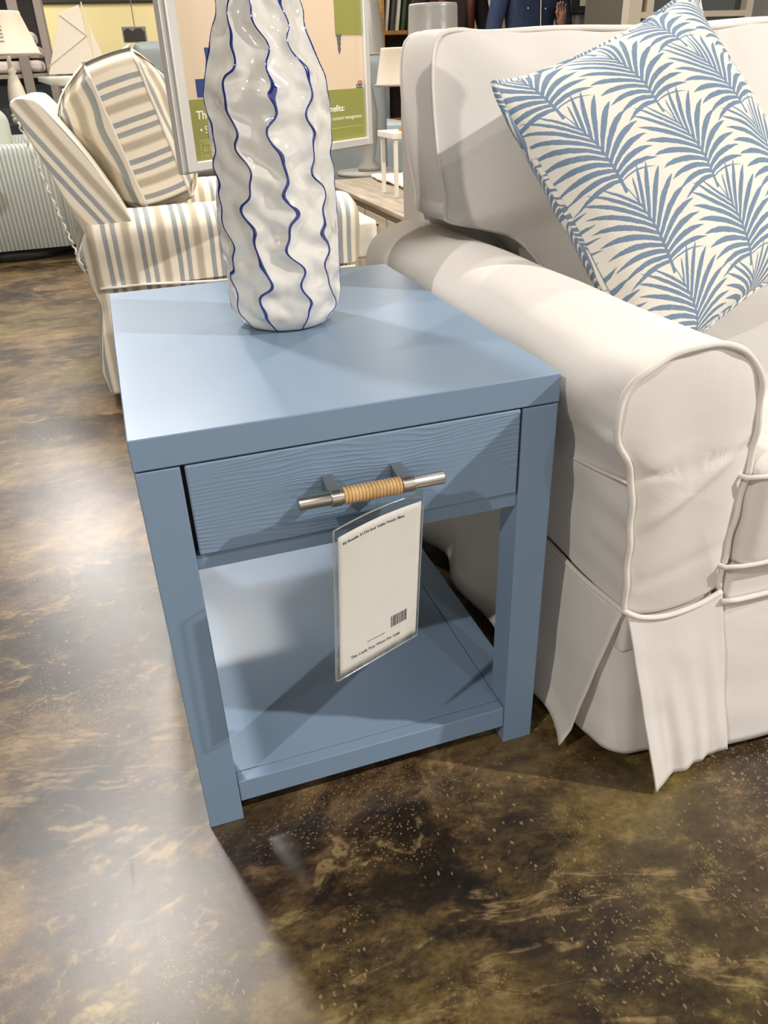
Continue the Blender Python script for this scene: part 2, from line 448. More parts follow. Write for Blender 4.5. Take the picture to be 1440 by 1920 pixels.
def grid(name, rows, mat, parent, closed=False, uvf=None, **kw):
    n = len(rows[0]); V = [v for r in rows for v in r]; F = []
    for i in range(len(rows) - 1):
        for k in range(n if closed else n - 1):
            F.append((i * n + k, i * n + (k + 1) % n, (i + 1) * n + (k + 1) % n, (i + 1) * n + k))
    uv = [uvf(i, k, rows[i][k]) for i in range(len(rows)) for k in range(n)] if uvf else None
    return mesh(name, V, F, mat, parent, uv=uv, smooth=True, **kw)
def nz(p, s, seed=0.0): return noise.noise(Vector(p) * s + Vector((seed, seed * 1.7, -seed)))
def cushion(outline, thick, crown, xf, rings=12, nb=110, power=2.2, wob=.004, seed=1.0, bandcurve=.0, crownback=None):
    """boxed cushion: outline in the local x-z plane, thickness along local y; returns V,F,uv,material flags"""
    P = resample([(a, b, 0) for a, b in outline], nb, True)
    c = sum((Vector(p) for p in P), Vector()) / nb
    V = []; F = []; uv = []; fm = []
    per = [0]
    for i in range(nb): per.append(per[-1] + (P[(i + 1) % nb] - P[i]).length)
    def face(sign):
        base = len(V)
        for r in range(rings + 1):
            s = 1 - r / rings * .985
            h = thick / 2 + (crownback if (crownback and sign < 0) else crown) * (1 - s ** power)
            for i in range(nb):
                q = c + (P[i] - c) * s
                dh = nz((q.x * 1.0, q.y * 1.0, sign), 9, seed) * wob * (1 + 2 * s)
                V.append(Vector((q.x, sign * (h + dh), q.y))); uv.append((q.x, q.y))
        for r in range(rings):
            for i in range(nb):
                a, b2, c2, d = base + r * nb + i, base + r * nb + (i + 1) % nb, base + (r + 1) * nb + (i + 1) % nb, base + (r + 1) * nb + i
                F.append((a, b2, c2, d) if sign < 0 else (d, c2, b2, a)); fm.append(0)
        cap = [base + rings * nb + i for i in range(nb)]
        F.append(tuple(cap if sign < 0 else cap[::-1])); fm.append(0)
    face(-1); face(1)
    base = len(V); m = 5
    for j in range(m + 1):
        f = j / m * 2 - 1; bulge = bandcurve * (1 - f * f)
        for i in range(nb + 1):
            q = P[i % nb]; d = (q - c).normalized()
            q = q + d * bulge
            V.append(Vector((q.x, f * thick / 2, q.y))); uv.append((per[i], f * thick / 2))
    for j in range(m):
        for i in range(nb):
            a = base + j * (nb + 1) + i; F.append((a + nb + 1, a + nb + 2, a + 1, a)); fm.append(1)
    ring = lambda sgn: [xf @ Vector((p.x, sgn * thick / 2, p.y)) for p in P]
    return [xf @ v for v in V], F, uv, fm, ring(-1), ring(1)
def rrect(x0, x1, z0, z1, r, n=6):
    out = []
    for cx, cz, a0 in ((x1 - r, z1 - r, 0), (x0 + r, z1 - r, 90), (x0 + r, z0 + r, 180), (x1 - r, z0 + r, 270)):
        for k in range(n + 1):
            a = math.radians(a0 + 90 * k / n); out.append((cx + r * math.cos(a), cz + r * math.sin(a)))
    return out
def text(name, s, size, mat, parent, xf, bold=0.0, width=None, depth=.0001, align='LEFT', label=None):
    c = bpy.data.curves.new(name, 'FONT'); c.body = s; c.size = size; c.extrude = depth; c.offset = bold; c.align_x = align
    o = bpy.data.objects.new(name, c); COL.objects.link(o)
    bpy.context.view_layer.update()
    me = bpy.data.meshes.new_from_object(o.evaluated_get(bpy.context.evaluated_depsgraph_get()))
    V = [v.co.copy() for v in me.vertices]; F = [tuple(p.vertices) for p in me.polygons]
    bpy.data.objects.remove(o); bpy.data.curves.remove(c); bpy.data.meshes.remove(me)
    k = 1.0
    if width: k = width / (max(v.x for v in V) - min(v.x for v in V))
    V = [Vector((v.x * k, -v.z, v.y)) for v in V]      # text faces local -y, up is local z
    return mesh(name, V, F, mat, parent, xf=xf, label=label)
def structure(o): o['kind'] = 'structure'; return o

# ------------------------------------------------------------------ the room
structure(MB().box((-8, -6, -.1), (14, 22.2, 0)).build('floor', M['floor']))
structure(MB().box((-8, -6, CEIL), (14, 22.2, CEIL + .1)).build('ceiling', M['ceil']))
structure(MB().box((-8, 22, 0), (14, 22.2, CEIL)).build('wall_back', M['yellow']))
structure(MB().box((-8.2, -6, 0), (-8, 22.2, CEIL)).build('wall_left', M['wallw']))
structure(MB().box((14, -6, 0), (14.2, 22.2, CEIL)).build('wall_right', M['yellow']))
structure(MB().box((-8, 21.7, 2.42), (14, 22, CEIL)).build('trim_1', M['ceil']))

# ------------------------------------------------------------------ end table
TW, TD, TH = .5132, .6669, .61; LW = .0494; LD = .0501; ZS = .5725
T = thing('end_table', 'blue end table with one drawer and a lower shelf, beside the cream sofa arm', 'table', (TW / 2, TD / 2, 0))
MB().box((0, 0, ZS), (TW, TD, TH)).build('tabletop', M['paint'], T, bevel=.0018)
for lx in (0, TW - LW):
    for ly in (0, TD - LD):
        MB().box((lx + .0006, ly + .0006, 0), (lx + LW - .0006, ly + LD - .0006, ZS - .002)).build('leg', M['paint'], T, bevel=.0015)
MB().box((LW - .001, .006, .4315), (TW - LW + .001, .03, .4515)).build('lower_rail', M['paint'], T, bevel=.0012)
for nm, a, b in (('side_apron', (.010, LD, .4315), (.030, TD - LD, ZS)), ('side_apron', (TW - .030, LD, .4315), (TW - .010, TD - LD, ZS)),
                 ('back_apron', (LW, TD - .03, .4315), (TW - LW, TD - .01, ZS))):
    MB().box(a, b).build(nm, M['paint'], T, bevel=.0012)
MB().box((LW, .003, .0333), (TW - LW, .0225, .0722)).build('shelf_rail', M['paint'], T, bevel=.0015)
MB().box((.0015, LD, .0333), (LW - .0012, TD - LD, .0722)).build('shelf_rail', M['paint'], T, bevel=.0012)
MB().box((TW - LW + .0012, LD, .0333), (TW - .0015, TD - LD, .0722)).build('shelf_rail', M['paint'], T, bevel=.0012)
MB().box((LW, .0237, .040), (TW - LW, TD - .004, .0718)).build('shelf', M['paint'], T, bevel=.001)
MB().box((.030, .022, .4535), (.058, .60, .566)).build('gap_shade_strip', M['black'], T)  # black strip added so the drawer gap looks shaded
MB().box((TW - .058, .022, .4535), (TW - .030, .60, .566)).build('gap_shade_strip', M['black'], T)  # same added dark strip behind the right gap
drawer = MB().box((.0535, .001, .4535), (.4615, .021, .5705)).build('drawer', M['grain'], T, bevel=.0025)
MB().box((.06, .0205, .458), (.455, .50, .548)).build('drawer_box', M['dark'], drawer)
hy = -.040; hz = .5205
MB().lathe([(.0, .166), (.0066, .166), (.0078, .1672), (.0078, .3408), (.0066, .342), (0, .342)], (0, hy, hz), 24, 'x', False).build('handle_bar', M['steel'], drawer, smooth=True, bevel=0)
for hx in (.211, .296):
    b = MB().lathe([(.006, hx - .0075), (.0098, hx - .0075), (.0105, hx - .0068), (.0105, hx + .0045), (.0094, hx + .0045), (.0094, hx + .0075), (.006, hx + .0075)], (0, hy, hz), 28, 'x')
    b.prism([(hy + .004, hz + .002), (hy + .016, hz + .004), (.0005, hz + .009), (.0012, hz - .010), (hy + .016, hz - .006), (hy + .004, hz - .006)], hx - .0065, hx + .0065, 'yz')
    b.build('handle_mount', M['steel'], drawer, bevel=.0007)
pr = []
x = .2185; n = 17; w = (.2885 - .2185) / n
for i in range(n):
    for k in range(6): pr.append((.0086 + .0020 * math.sin(PI * k / 6), x + w * (i + k / 6)))
MB().lathe(pr, (0, hy, hz), 28, 'x', False).build('handle_wrap', M['rattan'], drawer, smooth=True, label='honey rattan wrap')

# ------------------------------------------------------------------ price tag
TG = (Matrix.Translation((.257, -.0535, .501)) @ Matrix.Rotation(.414, 4, 'Z') @ Matrix.Rotation(.032, 4, 'X') @ Matrix.Rotation(.038, 4, 'Y'))
tw, th = .139, .217
tg = thing('price_tag', 'white printed tag in a clear plastic sleeve hanging from the drawer handle', 'tag', tuple(TG @ Vector((0, 0, -th))))
def bent(x, z): return .0055 * math.cos(x / tw * PI) * max(0, 1 + z / th * 1.1) - .002
def tagsheet(x0, x1, z0, z1, dy, name, mat, nx=18, nzz=24, solid=0):
    rows = [[TG @ Vector((x0 + (x1 - x0) * i / nx, dy + bent(x0 + (x1 - x0) * i / nx, z1 + (z0 - z1) * j / nzz), z1 + (z0 - z1) * j / nzz)) for i in range(nx + 1)] for j in range(nzz + 1)]
    return grid(name, rows, mat, tg, solid=solid)
tagsheet(-tw / 2 + .0065, tw / 2 - .003, -th + .006, -.0115, 0, 'paper_card', M['paper'], solid=.0003)
tagsheet(-tw / 2, tw / 2, -th, 0, -.0013, 'plastic_sleeve', M['clear'])
tagsheet(-tw / 2, tw / 2, -th, 0, .0013, 'plastic_sleeve', M['clear'])
rim = [(-tw / 2, 0), (-tw / 2, -th), (tw / 2, -th), (tw / 2, 0)]
rp = resample([(a, b, 0) for a, b in rim], 90, True)
MB().tube([TG @ Vector((p.x, bent(p.x, p.y), p.y)) for p in rp], .0011, 6, True).build('sleeve_rim', plain('vinyl_edge', (.42, .44, .44), .12, 0, .8, **{'Alpha': .45}), tg, smooth=True)
def tagpt(x, z, r=0): return TG @ Matrix.Translation((x, bent(x, z) - .00055, z)) @ Matrix.Rotation(-r, 4, 'Y')
def tagtext(name, s, size, x, z, width, bold, r):
    o = text(name, s, size, M['ink'], tg, Matrix.Identity(4), bold, width, .00003)
    org = wloc(tg)
    for v in o.data.vertices:
        p = v.co + org; q = Matrix.Rotation(-r, 4, 'Y') @ p; a, c = x + q.x, z + q.z
        v.co = (TG @ Vector((a, bent(a, c) - .0006 + p.y, c))) - org
tagtext('printed_line', 'RS Rosalie 31733 End Table Finish: Blue', .0048, -.0555, -.0245, .096, .00005, .0)
tagtext('printed_slogan', 'The Look You Want For Less', .0062, -.046, -.194, .083, .00007, -.035)
tagtext('printed_code', 'LSR RS-RSS-25807', .0028, -.019, -.182, .030, 0, -.035)
b = MB(); xx = .0215
random.seed(3)
while xx < .0475:
    w = random.choice((.0005, .0008, .0013))
    b.box((xx, -.0001, -.1795), (xx + w, 0, -.1625)); xx += w + random.choice((.0009, .0015))
b.V = [TG @ Vector((v.x, v.y + bent(v.x, v.z) - .0005, v.z)) for v in b.V]
b.build('barcode', M['ink'], tg)
lp = [TG @ Vector((.004 + .003 * math.sin(a * .5), bent(0, 0) - .001 + .012 * math.sin(a), .011 + .017 * math.cos(a))) for a in [2 * PI * i / 24 for i in range(24)]]
lp = [Vector((p.x, p.y, p.z)) for p in lp]
cx = Vector((.2585, hy, hz))
lp = [cx + Vector((.002 * math.sin(2 * PI * i / 24), .0128 * math.sin(2 * PI * i / 24), -.0075 + .0195 * math.cos(2 * PI * i / 24))) for i in range(24)]
MB().tube(lp, .0007, 6, True).build('plastic_loop', M['clear'], tg, smooth=True)

# ------------------------------------------------------------------ vase
def vase():
    prof = [(.600, .0), (.6105, .030), (.6108, .054), (.6125, .0615), (.618, .0675), (.628, .0725), (.645, .0765), (.69, .0785), (.74, .0795), (.811, .0787), (.877, .0783), (.905, .0788),
            (.925, .0772), (.945, .0718), (.962, .0655), (.99, .0568), (1.018, .0490), (1.05, .0415), (1.09, .0365), (1.13, .0360), (1.16, .0400), (1.168, .0420), (1.166, .0385), (1.15, .0340), (1.09, .030)]
    pts = catmull([(z, r, 0) for z, r in prof[1:]], 300)
    n = 352; NR = 10; cx, cy = .2545, .367; rows = []; uvs = []
    for i, p in enumerate(pts):
        z, R = p.x, p.y; row = []
        grow = max(0.0, min(1, (z - .610) / .025)) * (1 - max(0, min(1, (z - 1.10) / .05)))
        for k in range(n):
            th = 2 * PI * k / n
            wob = 1.25 * (.070 * math.sin(2 * PI * z / .131 + 2 * th + .6) + .058 * math.sin(2 * PI * z / .071 - 3 * th + 1.0 + 1.3 * nz((math.cos(th), math.sin(th), z * 5), 1.4)) + .034 * math.sin(2 * PI * z / .037 + 5 * th) + .05 * nz((math.cos(th) * 1.5, math.sin(th) * 1.5, z * 11), 2.2))
            rib = NR * (th + wob * grow * .95 + .35) / (2 * PI) + (z - .8) * 1.6
            d = abs((rib + .5) % 1 - .5) * 2           # 0 on a ridge, 1 in a hollow
            ridge = (1 - d) ** 1.7
            rr = R + grow * (.0060 * ridge - .0022 * (1 - (1 - d) ** 2) + .0012 * nz((math.cos(th) * 2, math.sin(th) * 2, z * 22), 2.6, 4) + .0016 * math.sin(2 * PI * z / .045 + 3 * th) * (1 - ridge))
            row.append(Vector((cx + rr * math.cos(th), cy + rr * math.sin(th), z))); uvs.append((rib, z))
        rows.append(row)
    # seam handled by an extra column so the rib number does not wrap
    V = []; uv = []
    for i, row in enumerate(rows):
        for k in range(n + 1):
            V.append(row[k % n]); uv.append((uvs[i * n + k % n][0] + (NR if k == n else 0), uvs[i * n + k % n][1]))
    F = [(i * (n + 1) + k, i * (n + 1) + k + 1, (i + 1) * (n + 1) + k + 1, (i + 1) * (n + 1) + k) for i in range(len(rows) - 1) for k in range(n)]
    F.append(tuple(range(n - 1, -1, -1)))
    o = mesh('vase', V, F, M['vase'], uv=uv, smooth=True)
    tag(o, 'tall white ceramic vase with wavy cobalt blue ridges, on the blue end table', 'vase')
vase()

# ------------------------------------------------------------------ sofa
SF = thing('sofa', 'cream slipcovered sofa with rolled arm and pleated skirt, right of the blue table', 'sofa', (1.7, .40, 0))
SEC = [(.576, .302), (.571, .36), (.567, .42), (.561, .48), (.552, .522), (.533, .555), (.527, .592), (.540, .625), (.569, .645), (.615, .658), (.659, .656), (.691, .642),
       (.717, .614), (.728, .572), (.732, .497), (.728, .426), (.726, .36), (.726, .302)]
def arm(mirror=None, nrow=80):
    fx = (lambda x: x) if mirror is None else (lambda x: 2 * mirror - x)
    sec = catmull([(a, b, 0) for a, b in SEC], 96)
    rows = []
    for j in range(nrow + 1):
        y = -.1 + (.975) * j / nrow; row = []
        e = max(0, 1 - (y + .1) / .012)
        tail = max(0, (y - .80) / .075) ** 2
        for i, p in enumerate(sec):
            cxx, cz = .632, .48
            k = 1 - .012 * e - .10 * tail
            x, z = cxx + (p.x - cxx) * k, cz + (p.y - cz) * k
            # puckers gathered behind the front piping and soft drag folds on the outer side
            f = i / 95
            g = math.exp(-(y + .1) / .06)
            outer = math.exp(-((f - .34) / .16) ** 2)
            n1 = nz((x * 2, y * 1.2, z * 6), 5, 2) * .006 * (1 if f < .5 else .5)
            puck = math.sin(f * 150) * .0008 * g * (1 if .3 < f < .8 else .2)
            fold = .009 * g * outer * math.sin((z * 55) + y * 30) + .012 * math.exp(-((f - .20) / .11) ** 2) * nz((y * 3, z * 5, 1), 4, 7)
            nx, nzv = x - cxx, z - cz; l = math.hypot(nx, nzv) or 1
            off = n1 * .7 + puck + fold
            if abs(f - .26) < .02: off -= .002
            if x < .70 and z > .58: off = max(-.004, min(off, .004))
            x += nx / l * off; z += nzv / l * off
            row.append(Vector((fx(x), y, max(z, .30))))
        rows.append(row)
    if mirror is not None: rows = [r[::-1] for r in rows]
    grid('rolled_arm', rows, M['cream'], SF)
    # front panel: slightly domed insert
    P = [Vector((p.x, p.y, 0)) for p in sec]; base = Vector((.650, .288, 0))
    bot = catmull([(.726, .302, 0), (.688, .289, 0), (.640, .285, 0), (.600, .291, 0), (.576, .302, 0)], 30)
    loop = P + bot[1:-1]; c = Vector((.645, .47, 0)); R = 16; rows = []
    for r in range(R + 1):
        s = 1 - r / R * .97
        rr = []
        for q in loop:
            v = c + (q - c) * s
            y = -.1 - .013 * (1 - s ** 3)
            y += .004 * nz((v.x * 2.0, v.y * 1.2, 0), 7, 3) * (1 - s ** 6)
            dd = (v.y - .505) - (v.x - .56) * .10
            y += .0035 * math.exp(-(dd / .005) ** 2) * (1 - s ** 8)
            y -= .004 * math.exp(-((v.y - .45 - (v.x - .6) * .7) / .012) ** 2) * (1 - s ** 4)
            y += .003 * math.exp(-((v.y - .36 - (v.x - .65) * .25) / .009) ** 2) * (1 - s ** 4)
            rr.append(Vector((fx(v.x), y, v.y)))
        rows.append(rr if mirror is None else rr[::-1])
    V = [v for r in rows for v in r]; n = len(rows[0])
    F = [(i * n + k, (i + 1) * n + k, (i + 1) * n + (k + 1) % n, i * n + (k + 1) % n) for i in range(R) for k in range(n)] + [tuple(R * n + k for k in range(n))[::-1]]
    mesh('arm_front', V, F, M['cream'], SF, smooth=True)
    MB().tube([(fx(p.x * 1.0), -.1025 + .0015 * math.sin(i * .9), p.y) for i, p in enumerate(P)], .0042, 8).build('piping', M['creampipe'], SF, smooth=True)
arm()
arm(mirror=1.70)
# seam below the roll and welt at the skirt line
MB().tube(catmull([(.557, -.098, .497), (.560, .0, .478), (.564, .10, .466), (.566, .4, .462), (.566, .84, .462)], 60), .0022, 6).build('side_seam', M['creampipe'], SF, smooth=True)
welt = catmull([(.577, .86, .300), (.573, .45, .300), (.571, .12, .300), (.570, .0, .298), (.5725, -.085, .304), (.577, -.106, .304), (.600, -.110, .292), (.640, -.112, .2855), (.690, -.111, .290), (.727, -.108, .300)], 150)
MB().tube(welt, .0040, 8).build('skirt_welt', M['creampipe'], SF, smooth=True)
MB().tube(catmull([(.727, -.112, .286), (.80, -.1125, .280), (1.2, -.112, .282), (2.0, -.112, .282), (2.67, -.112, .286)], 80), .0040, 8).build('skirt_welt', M['creampipe'], SF, smooth=True)
# lower body under the slipcover
MB().box((.600, -.055, .06), (2.80, .88, .27)).build('light_block_box', M['black'], SF)  # black box added inside to block light and darken below the hem
for x0 in (.583, 2.674): MB().box((x0, -.098, .22), (x0 + .143, .86, .34)).build('arm_base', M['cream'], SF, bevel=.01)
MB().box((.735, -.107, .225), (2.665, .6, .345)).build('front_rail', M['cream'], SF, bevel=.012)
def skirt(name, top, bot, nu, nv, amp, freq, seed, curl=0.0, out=(0, -1)):
    tp = catmull(top, nu); bp = catmull(bot, nu) if len(bot) > 2 else resample(bot, nu); rows = []
    for j in range(nv + 1):
        t = j / nv; row = []
        for i in range(nu):
            p = tp[i].lerp(bp[i], t); u = i / (nu - 1)
            w = amp * t ** 1.3 * (math.sin(u * freq + seed + .9 * nz((u * 4, t, 0), 1, seed)) + .9 * nz((u * 7, t * 1.3, 2), 1.2, seed)) + .004 * nz((u * freq / 3, t * 4, 1), 1.0, seed + 3) * min(1, t * 4)
            q = Vector(p) + Vector((out[0] * w, out[1] * w, 0))
            if curl: q.x += out[0] * curl * max(0, t - .88) * 4; q.y += out[1] * curl * max(0, t - .88) * 4
            row.append(q)
        rows.append(row)
    grid(name, rows, M['cream'], SF, solid=.0025)
skirt('skirt_panel', [(.5715, .87, .300), (.571, .4, .300), (.5695, .0, .298), (.573, -.085, .303), (.5745, -.1015, .303)],
      [(.562, .87, .030), (.566, .60, .030), (.560, .38, .050), (.566, .25, .030), (.558, .08, .035), (.546, -.02, .030), (.541, -.053, .022)], 130, 34, .010, 24, 1.0, .02, (-1, 0))
skirt('pleat_insert', [(.578, -.040, .297), (.580, -.085, .300), (.620, -.096, .290)], [(.560, .060, .036), (.578, -.045, .030), (.618, -.098, .024), (.690, -.118, .026)], 60, 30, .005, 9, 2.2, 0, (-.6, -.8))
skirt('skirt_panel', [(.578, -.1055, .302), (.600, -.1085, .291), (.640, -.110, .2845), (.690, -.1095, .289), (.729, -.107, .299)],
      [(.629, -.172, .004), (.660, -.158, .016), (.700, -.150, .020), (.740, -.151, .020), (.768, -.149, .021)], 70, 34, .0055, 8, 4.1, 0, (0, -1))
skirt('skirt_panel', [(.722, -.101, .284), (1.2, -.106, .281), (1.9, -.106, .281), (2.70, -.103, .29)],
      [(.755, -.138, .018), (1.2, -.140, .020), (1.9, -.140, .020), (2.74, -.138, .018)], 220, 26, .006, 34, 6.0, 0, (0, -1))
# seat cushions
def soft_box(x0, x1, y0, y1, z0, z1, r, crown, name, mat, parent, seed=0, n=34, tilt=0):
    b = MB(); V = []; F = []
    N = n
    def pt(u, v, w):
        # superellipsoid-like rounded box from a cube surface
        p = Vector((u, v, w)); q = Vector((max(-1 + r[0], min(1 - r[0], u)), max(-1 + r[1], min(1 - r[1], v)), max(-1 + r[2], min(1 - r[2], w))))
        d = p - q
        if d.length > 0:
            e = Vector((d.x / r[0], d.y / r[1], d.z / r[2])); l = e.length; m = max(abs(e.x), abs(e.y), abs(e.z)); e = e / l * m
            p = q + Vector((e.x * r[0], e.y * r[1], e.z * r[2]))
        return p
    idx = {}
    for ax in range(3):
        for sg in (-1, 1):
            g = []
            for i in range(N + 1):
                for j in range(N + 1):
                    a, c = -1 + 2 * i / N, -1 + 2 * j / N; u = [0, 0, 0]; u[ax] = sg; u[(ax + 1) % 3] = a; u[(ax + 2) % 3] = c
                    key = tuple(round(k, 5) for k in u)
                    if key not in idx: idx[key] = len(V); V.append(pt(*u))
                    g.append(idx[key])
            for i in range(N):
                for j in range(N):
                    f = (g[i * (N + 1) + j], g[(i + 1) * (N + 1) + j], g[(i + 1) * (N + 1) + j + 1], g[i * (N + 1) + j + 1])
                    F.append(f if sg > 0 else f[::-1])
    out = []
    for p in V:
        cr = crown * (1 - p.x ** 2) * (1 - p.y ** 2) * (1 if p.z > 0 else -.3) * abs(p.z)
        q = Vector(((x0 + x1) / 2 + p.x * (x1 - x0) / 2, (y0 + y1) / 2 + p.y * (y1 - y0) / 2, (z0 + z1) / 2 + p.z * (z1 - z0) / 2 + cr))
        q += Vector((nz(q, 6, seed), nz(q, 6, seed + 5), nz(q, 6, seed + 9))) * .004
        out.append(q)
    if tilt:
        c = Vector(((x0 + x1) / 2, y0, z0)); out = [c + Matrix.Rotation(tilt, 3, 'X') @ (v - c) for v in out]
    return mesh(name, out, F, mat, parent, smooth=True, uv=[(v.x, v.z) for v in out] )
for x0, x1, s in ((.737, 1.698, 1), (1.702, 2.663, 5)):
    sc = soft_box(x0, x1, -.122, .60, .336, .492, (.04, .05, .22), .022, 'seat_cushion', M['cream'], SF, s)
    for zz, yy in ((.480, -.121), (.344, -.119)):
        MB().tube(catmull([(x0 + .006, yy + .06, zz), (x0 + .010, yy, zz), ((x0 + x1) / 2, yy - .001, zz + .002), (x1 - .010, yy, zz), (x1 - .006, yy + .06, zz)], 50), .0035, 8).build('cushion_piping', M['creampipe'], sc, smooth=True)
# back frame
soft_box(.635, 2.765, .765, .925, .12, .945, (.04, .35, .06), .0, 'back_frame', M['cream'], SF, 3)
# back cushions: boxed, with an ear that lies over the arm
def back_cushion(mirror, seed):
    out = [(.612, .718), (.600, .80), (.595, .90), (.600, .960), (.615, .985), (.65, .990), (.70, .985), (.85, .984), (1.05, .984), (1.25, .989), (1.45, .990), (1.64, .986), (1.672, .972), (1.682, .92),
           (1.684, .70), (1.68, .50), (1.64, .485), (1.2, .480), (.90, .487), (.862, .515), (.825, .57), (.785, .620), (.745, .652), (.68, .672), (.610, .692)]
    if mirror: out = [(3.40 - a, b) for a, b in out][::-1]
    P = [(a, b, 0) for a, b in out]; sm = [(v.x, v.y) for v in catmull(P, 220, True)]
    xf = Matrix.Translation((0, .695, 0)) @ Matrix(((1, 0, 0, 0), (0, 1, .12, -.10), (0, 0, 1, 0), (0, 0, 0, 1)))
    V, F, uv, fm, ra, rb = cushion(sm, .15, .038, xf, rings=22, nb=220, power=3.5, wob=.0045, seed=seed, bandcurve=.010)
    V = [v + Vector((0, 0, .012 * nz((v.x, v.y * 2, 0), 3, seed) if v.z > .9 else 0)) for v in V]
    o = mesh('back_cushion', V, F, M['cream'], SF, smooth=True)
    for r in (ra, rb):
        pts = [p + Vector((0, .0, .012 * nz((p.x, p.y * 2, 0), 3, seed) if p.z > .9 else 0)) for p in r]
        MB().tube(pts, .0042, 8, True).build('cushion_piping', M['creampipe'], o, smooth=True)
back_cushion(False, 2.0); back_cushion(True, 8.0)

# ------------------------------------------------------------------ palm print pillow
def pillow():
    XF = Matrix.Translation((.925, .385, .762)) @ Matrix.Rotation(.192, 4, 'Z') @ Matrix.Rotation(-.558, 4, 'X') @ Matrix.Rotation(-.305, 4, 'Y')
    o = thing('throw_pillow', 'square cream pillow with blue palm frond print, leaning on the cream sofa', 'pillow', tuple(XF @ Vector((0, 0, -.25))))
    n = 90; h = .258
    for sgn in (-1, 1):
        rows = []; uv = {}
        for j in range(n + 1):
            row = []
            for i in range(n + 1):
                u, v = -1 + 2 * i / n, -1 + 2 * j / n
                pull = 1 - .075 * (1 - v * v) * abs(u) ** 3; pull2 = 1 - .085 * (1 - u * u) * abs(v) ** 3
                t = ((1 - abs(u) ** 2.4) * (1 - abs(v) ** 2.4)) ** .60 * .100
                t *= 1 + .10 * nz((u * 1.2, v * 1.2, sgn), 1.5, 3)
                sag = .010 * nz((u, v, 1), 1.2, 6)
                cr = (abs(u) * abs(v)) ** 6
                x, z = u * h * pull * (1 - .015 * cr), v * h * pull2 * (1 - .015 * cr)
                row.append(XF @ Vector((x, sgn * t + sag + .003 * nz((u * 3, v * 3, 0), 1.6, 1) * (1 - cr) - .022 * cr, z)))
            rows.append(row if sgn > 0 else row[::-1])
        grid('pillow_cover', rows, M['palm'], o, uvf=lambda r, k, p, s=sgn: ((-1 + 2 * (k if s > 0 else n - k) / n) * h + (0 if s < 0 else .05), (-1 + 2 * r / n) * h))
    # twisted cord of the cover's own fabric
    edge = []
    for s in range(4):
        for i in range(60):
            t = -1 + 2 * i / 60; u, v = ((t, -1), (1, t), (-t, 1), (-1, -t))[s]
            pull = 1 - .075 * (1 - v * v) * abs(u) ** 3; pull2 = 1 - .085 * (1 - u * u) * abs(v) ** 3; cr = (abs(u) * abs(v)) ** 6
            edge.append(XF @ Vector((u * h * pull * (1 - .015 * cr), .010 * nz((u, v, 1), 1.2, 6) - .022 * cr, v * h * pull2 * (1 - .015 * cr))))
    b = MB().tube(edge, .0048, 10, True)
    uv = [(k * .0048 * .62 + (i * .0043), (i * .0083) % 3) for i in range(len(edge)) for k in range(10)]
    mesh('pillow_piping', b.V, b.F, M['palm'], o, uv=uv, smooth=True)
pillow()

# ------------------------------------------------------------------ striped recliner
CH = thing('armchair', 'cream armchair with blue and taupe ticking stripes, behind the blue table', 'armchair', (.35, 2.13, 0))
Y0, Y1 = 1.72, 2.55
def ubyx(p, v): return (v.x, v.z)
backpoly = [(-.165, .862), (-.170, .884), (-.150, .897), (-.110, .894), (-.089, .876), (-.025, .788), (.024, .706), (.079, .594), (.10, .50), (.02, .46), (-.030, .500), (-.052, .549), (-.088, .649), (-.125, .755)]
sm = catmull([(a, b, 0) for a, b in backpoly], 70, True)
dvec = Vector((.62, .785))
MB().prism([(p.x, p.y) for p in sm], Y0 + .004, Y1).build('back_frame', M['stripe'], CH, bevel=.006,
    faceuv=lambda p, v: ((v.x * .83 + v.z * .56, v.z) if abs(p.normal.y) > .7 else (v.y, v.z)))
# arms
def charm(ya, sgn):
    sec = catmull([(0, .385, 0), (-.004, .44, 0), (-.012, .50, 0), (-.010, .545, 0), (.012, .575, 0), (.050, .590, 0), (.10, .592, 0), (.140, .580, 0), (.160, .545, 0), (.158, .48, 0), (.158, .385, 0)], 54)
    rows = []; nrow = 46
    for j in range(nrow + 1):
        x = -.045 + .827 * j / nrow
        e = max(0, (x - .745) / .04); k = math.sqrt(max(0, 1 - min(1, e) ** 2)) * .35 + .65 if e > 0 else 1
        row = []
        for i, p in enumerate(sec):
            yy = .075 + (p.x - .075) * k; zz = .47 + (p.y - .47) * k
            dz = .004 * nz((x * 6, yy * 3, zz * 4), 1.5, 2)
            row.append(Vector((x + dz, ya + sgn * (yy + dz), zz + dz * .5)))
        rows.append(row if sgn < 0 else row[::-1])
    capn = len(rows[0])
    V = [v for r in rows for v in r]; F = [(i * capn + k, i * capn + k + 1, (i + 1) * capn + k + 1, (i + 1) * capn + k) for i in range(nrow) for k in range(capn - 1)]
    F += [tuple(range(capn))[::-1], tuple(nrow * capn + k for k in range(capn))]
    uv = [(v.x + .012, v.z) for v in V]
    mesh('arm', V, F, M['stripe'], CH, uv=uv, smooth=True)
    MB().tube([(x, ya + sgn * (-.003), .386 - .012 * (x > .2)) for x in (-.04, .1, .3, .55, .76)], .004, 8).build('piping', M['creampipe'], CH, smooth=True)
charm(Y0, 1); charm(Y1, -1)
MB().prism([(-.02, .60), (-.052, .549), (-.094, .472), (-.075, .424), (-.050, .33), (-.052, .31), (-.090, .125), (-.075, .045), (.74, .045), (.74, .40), (.10, .40)], Y0 + .014, Y1 - .014).build(
    'body', M['stripe'], CH, bevel=.012, faceuv=lambda p, v: ((v.x + .012, v.z) if abs(p.normal.y) > .6 else (v.y, v.z)))
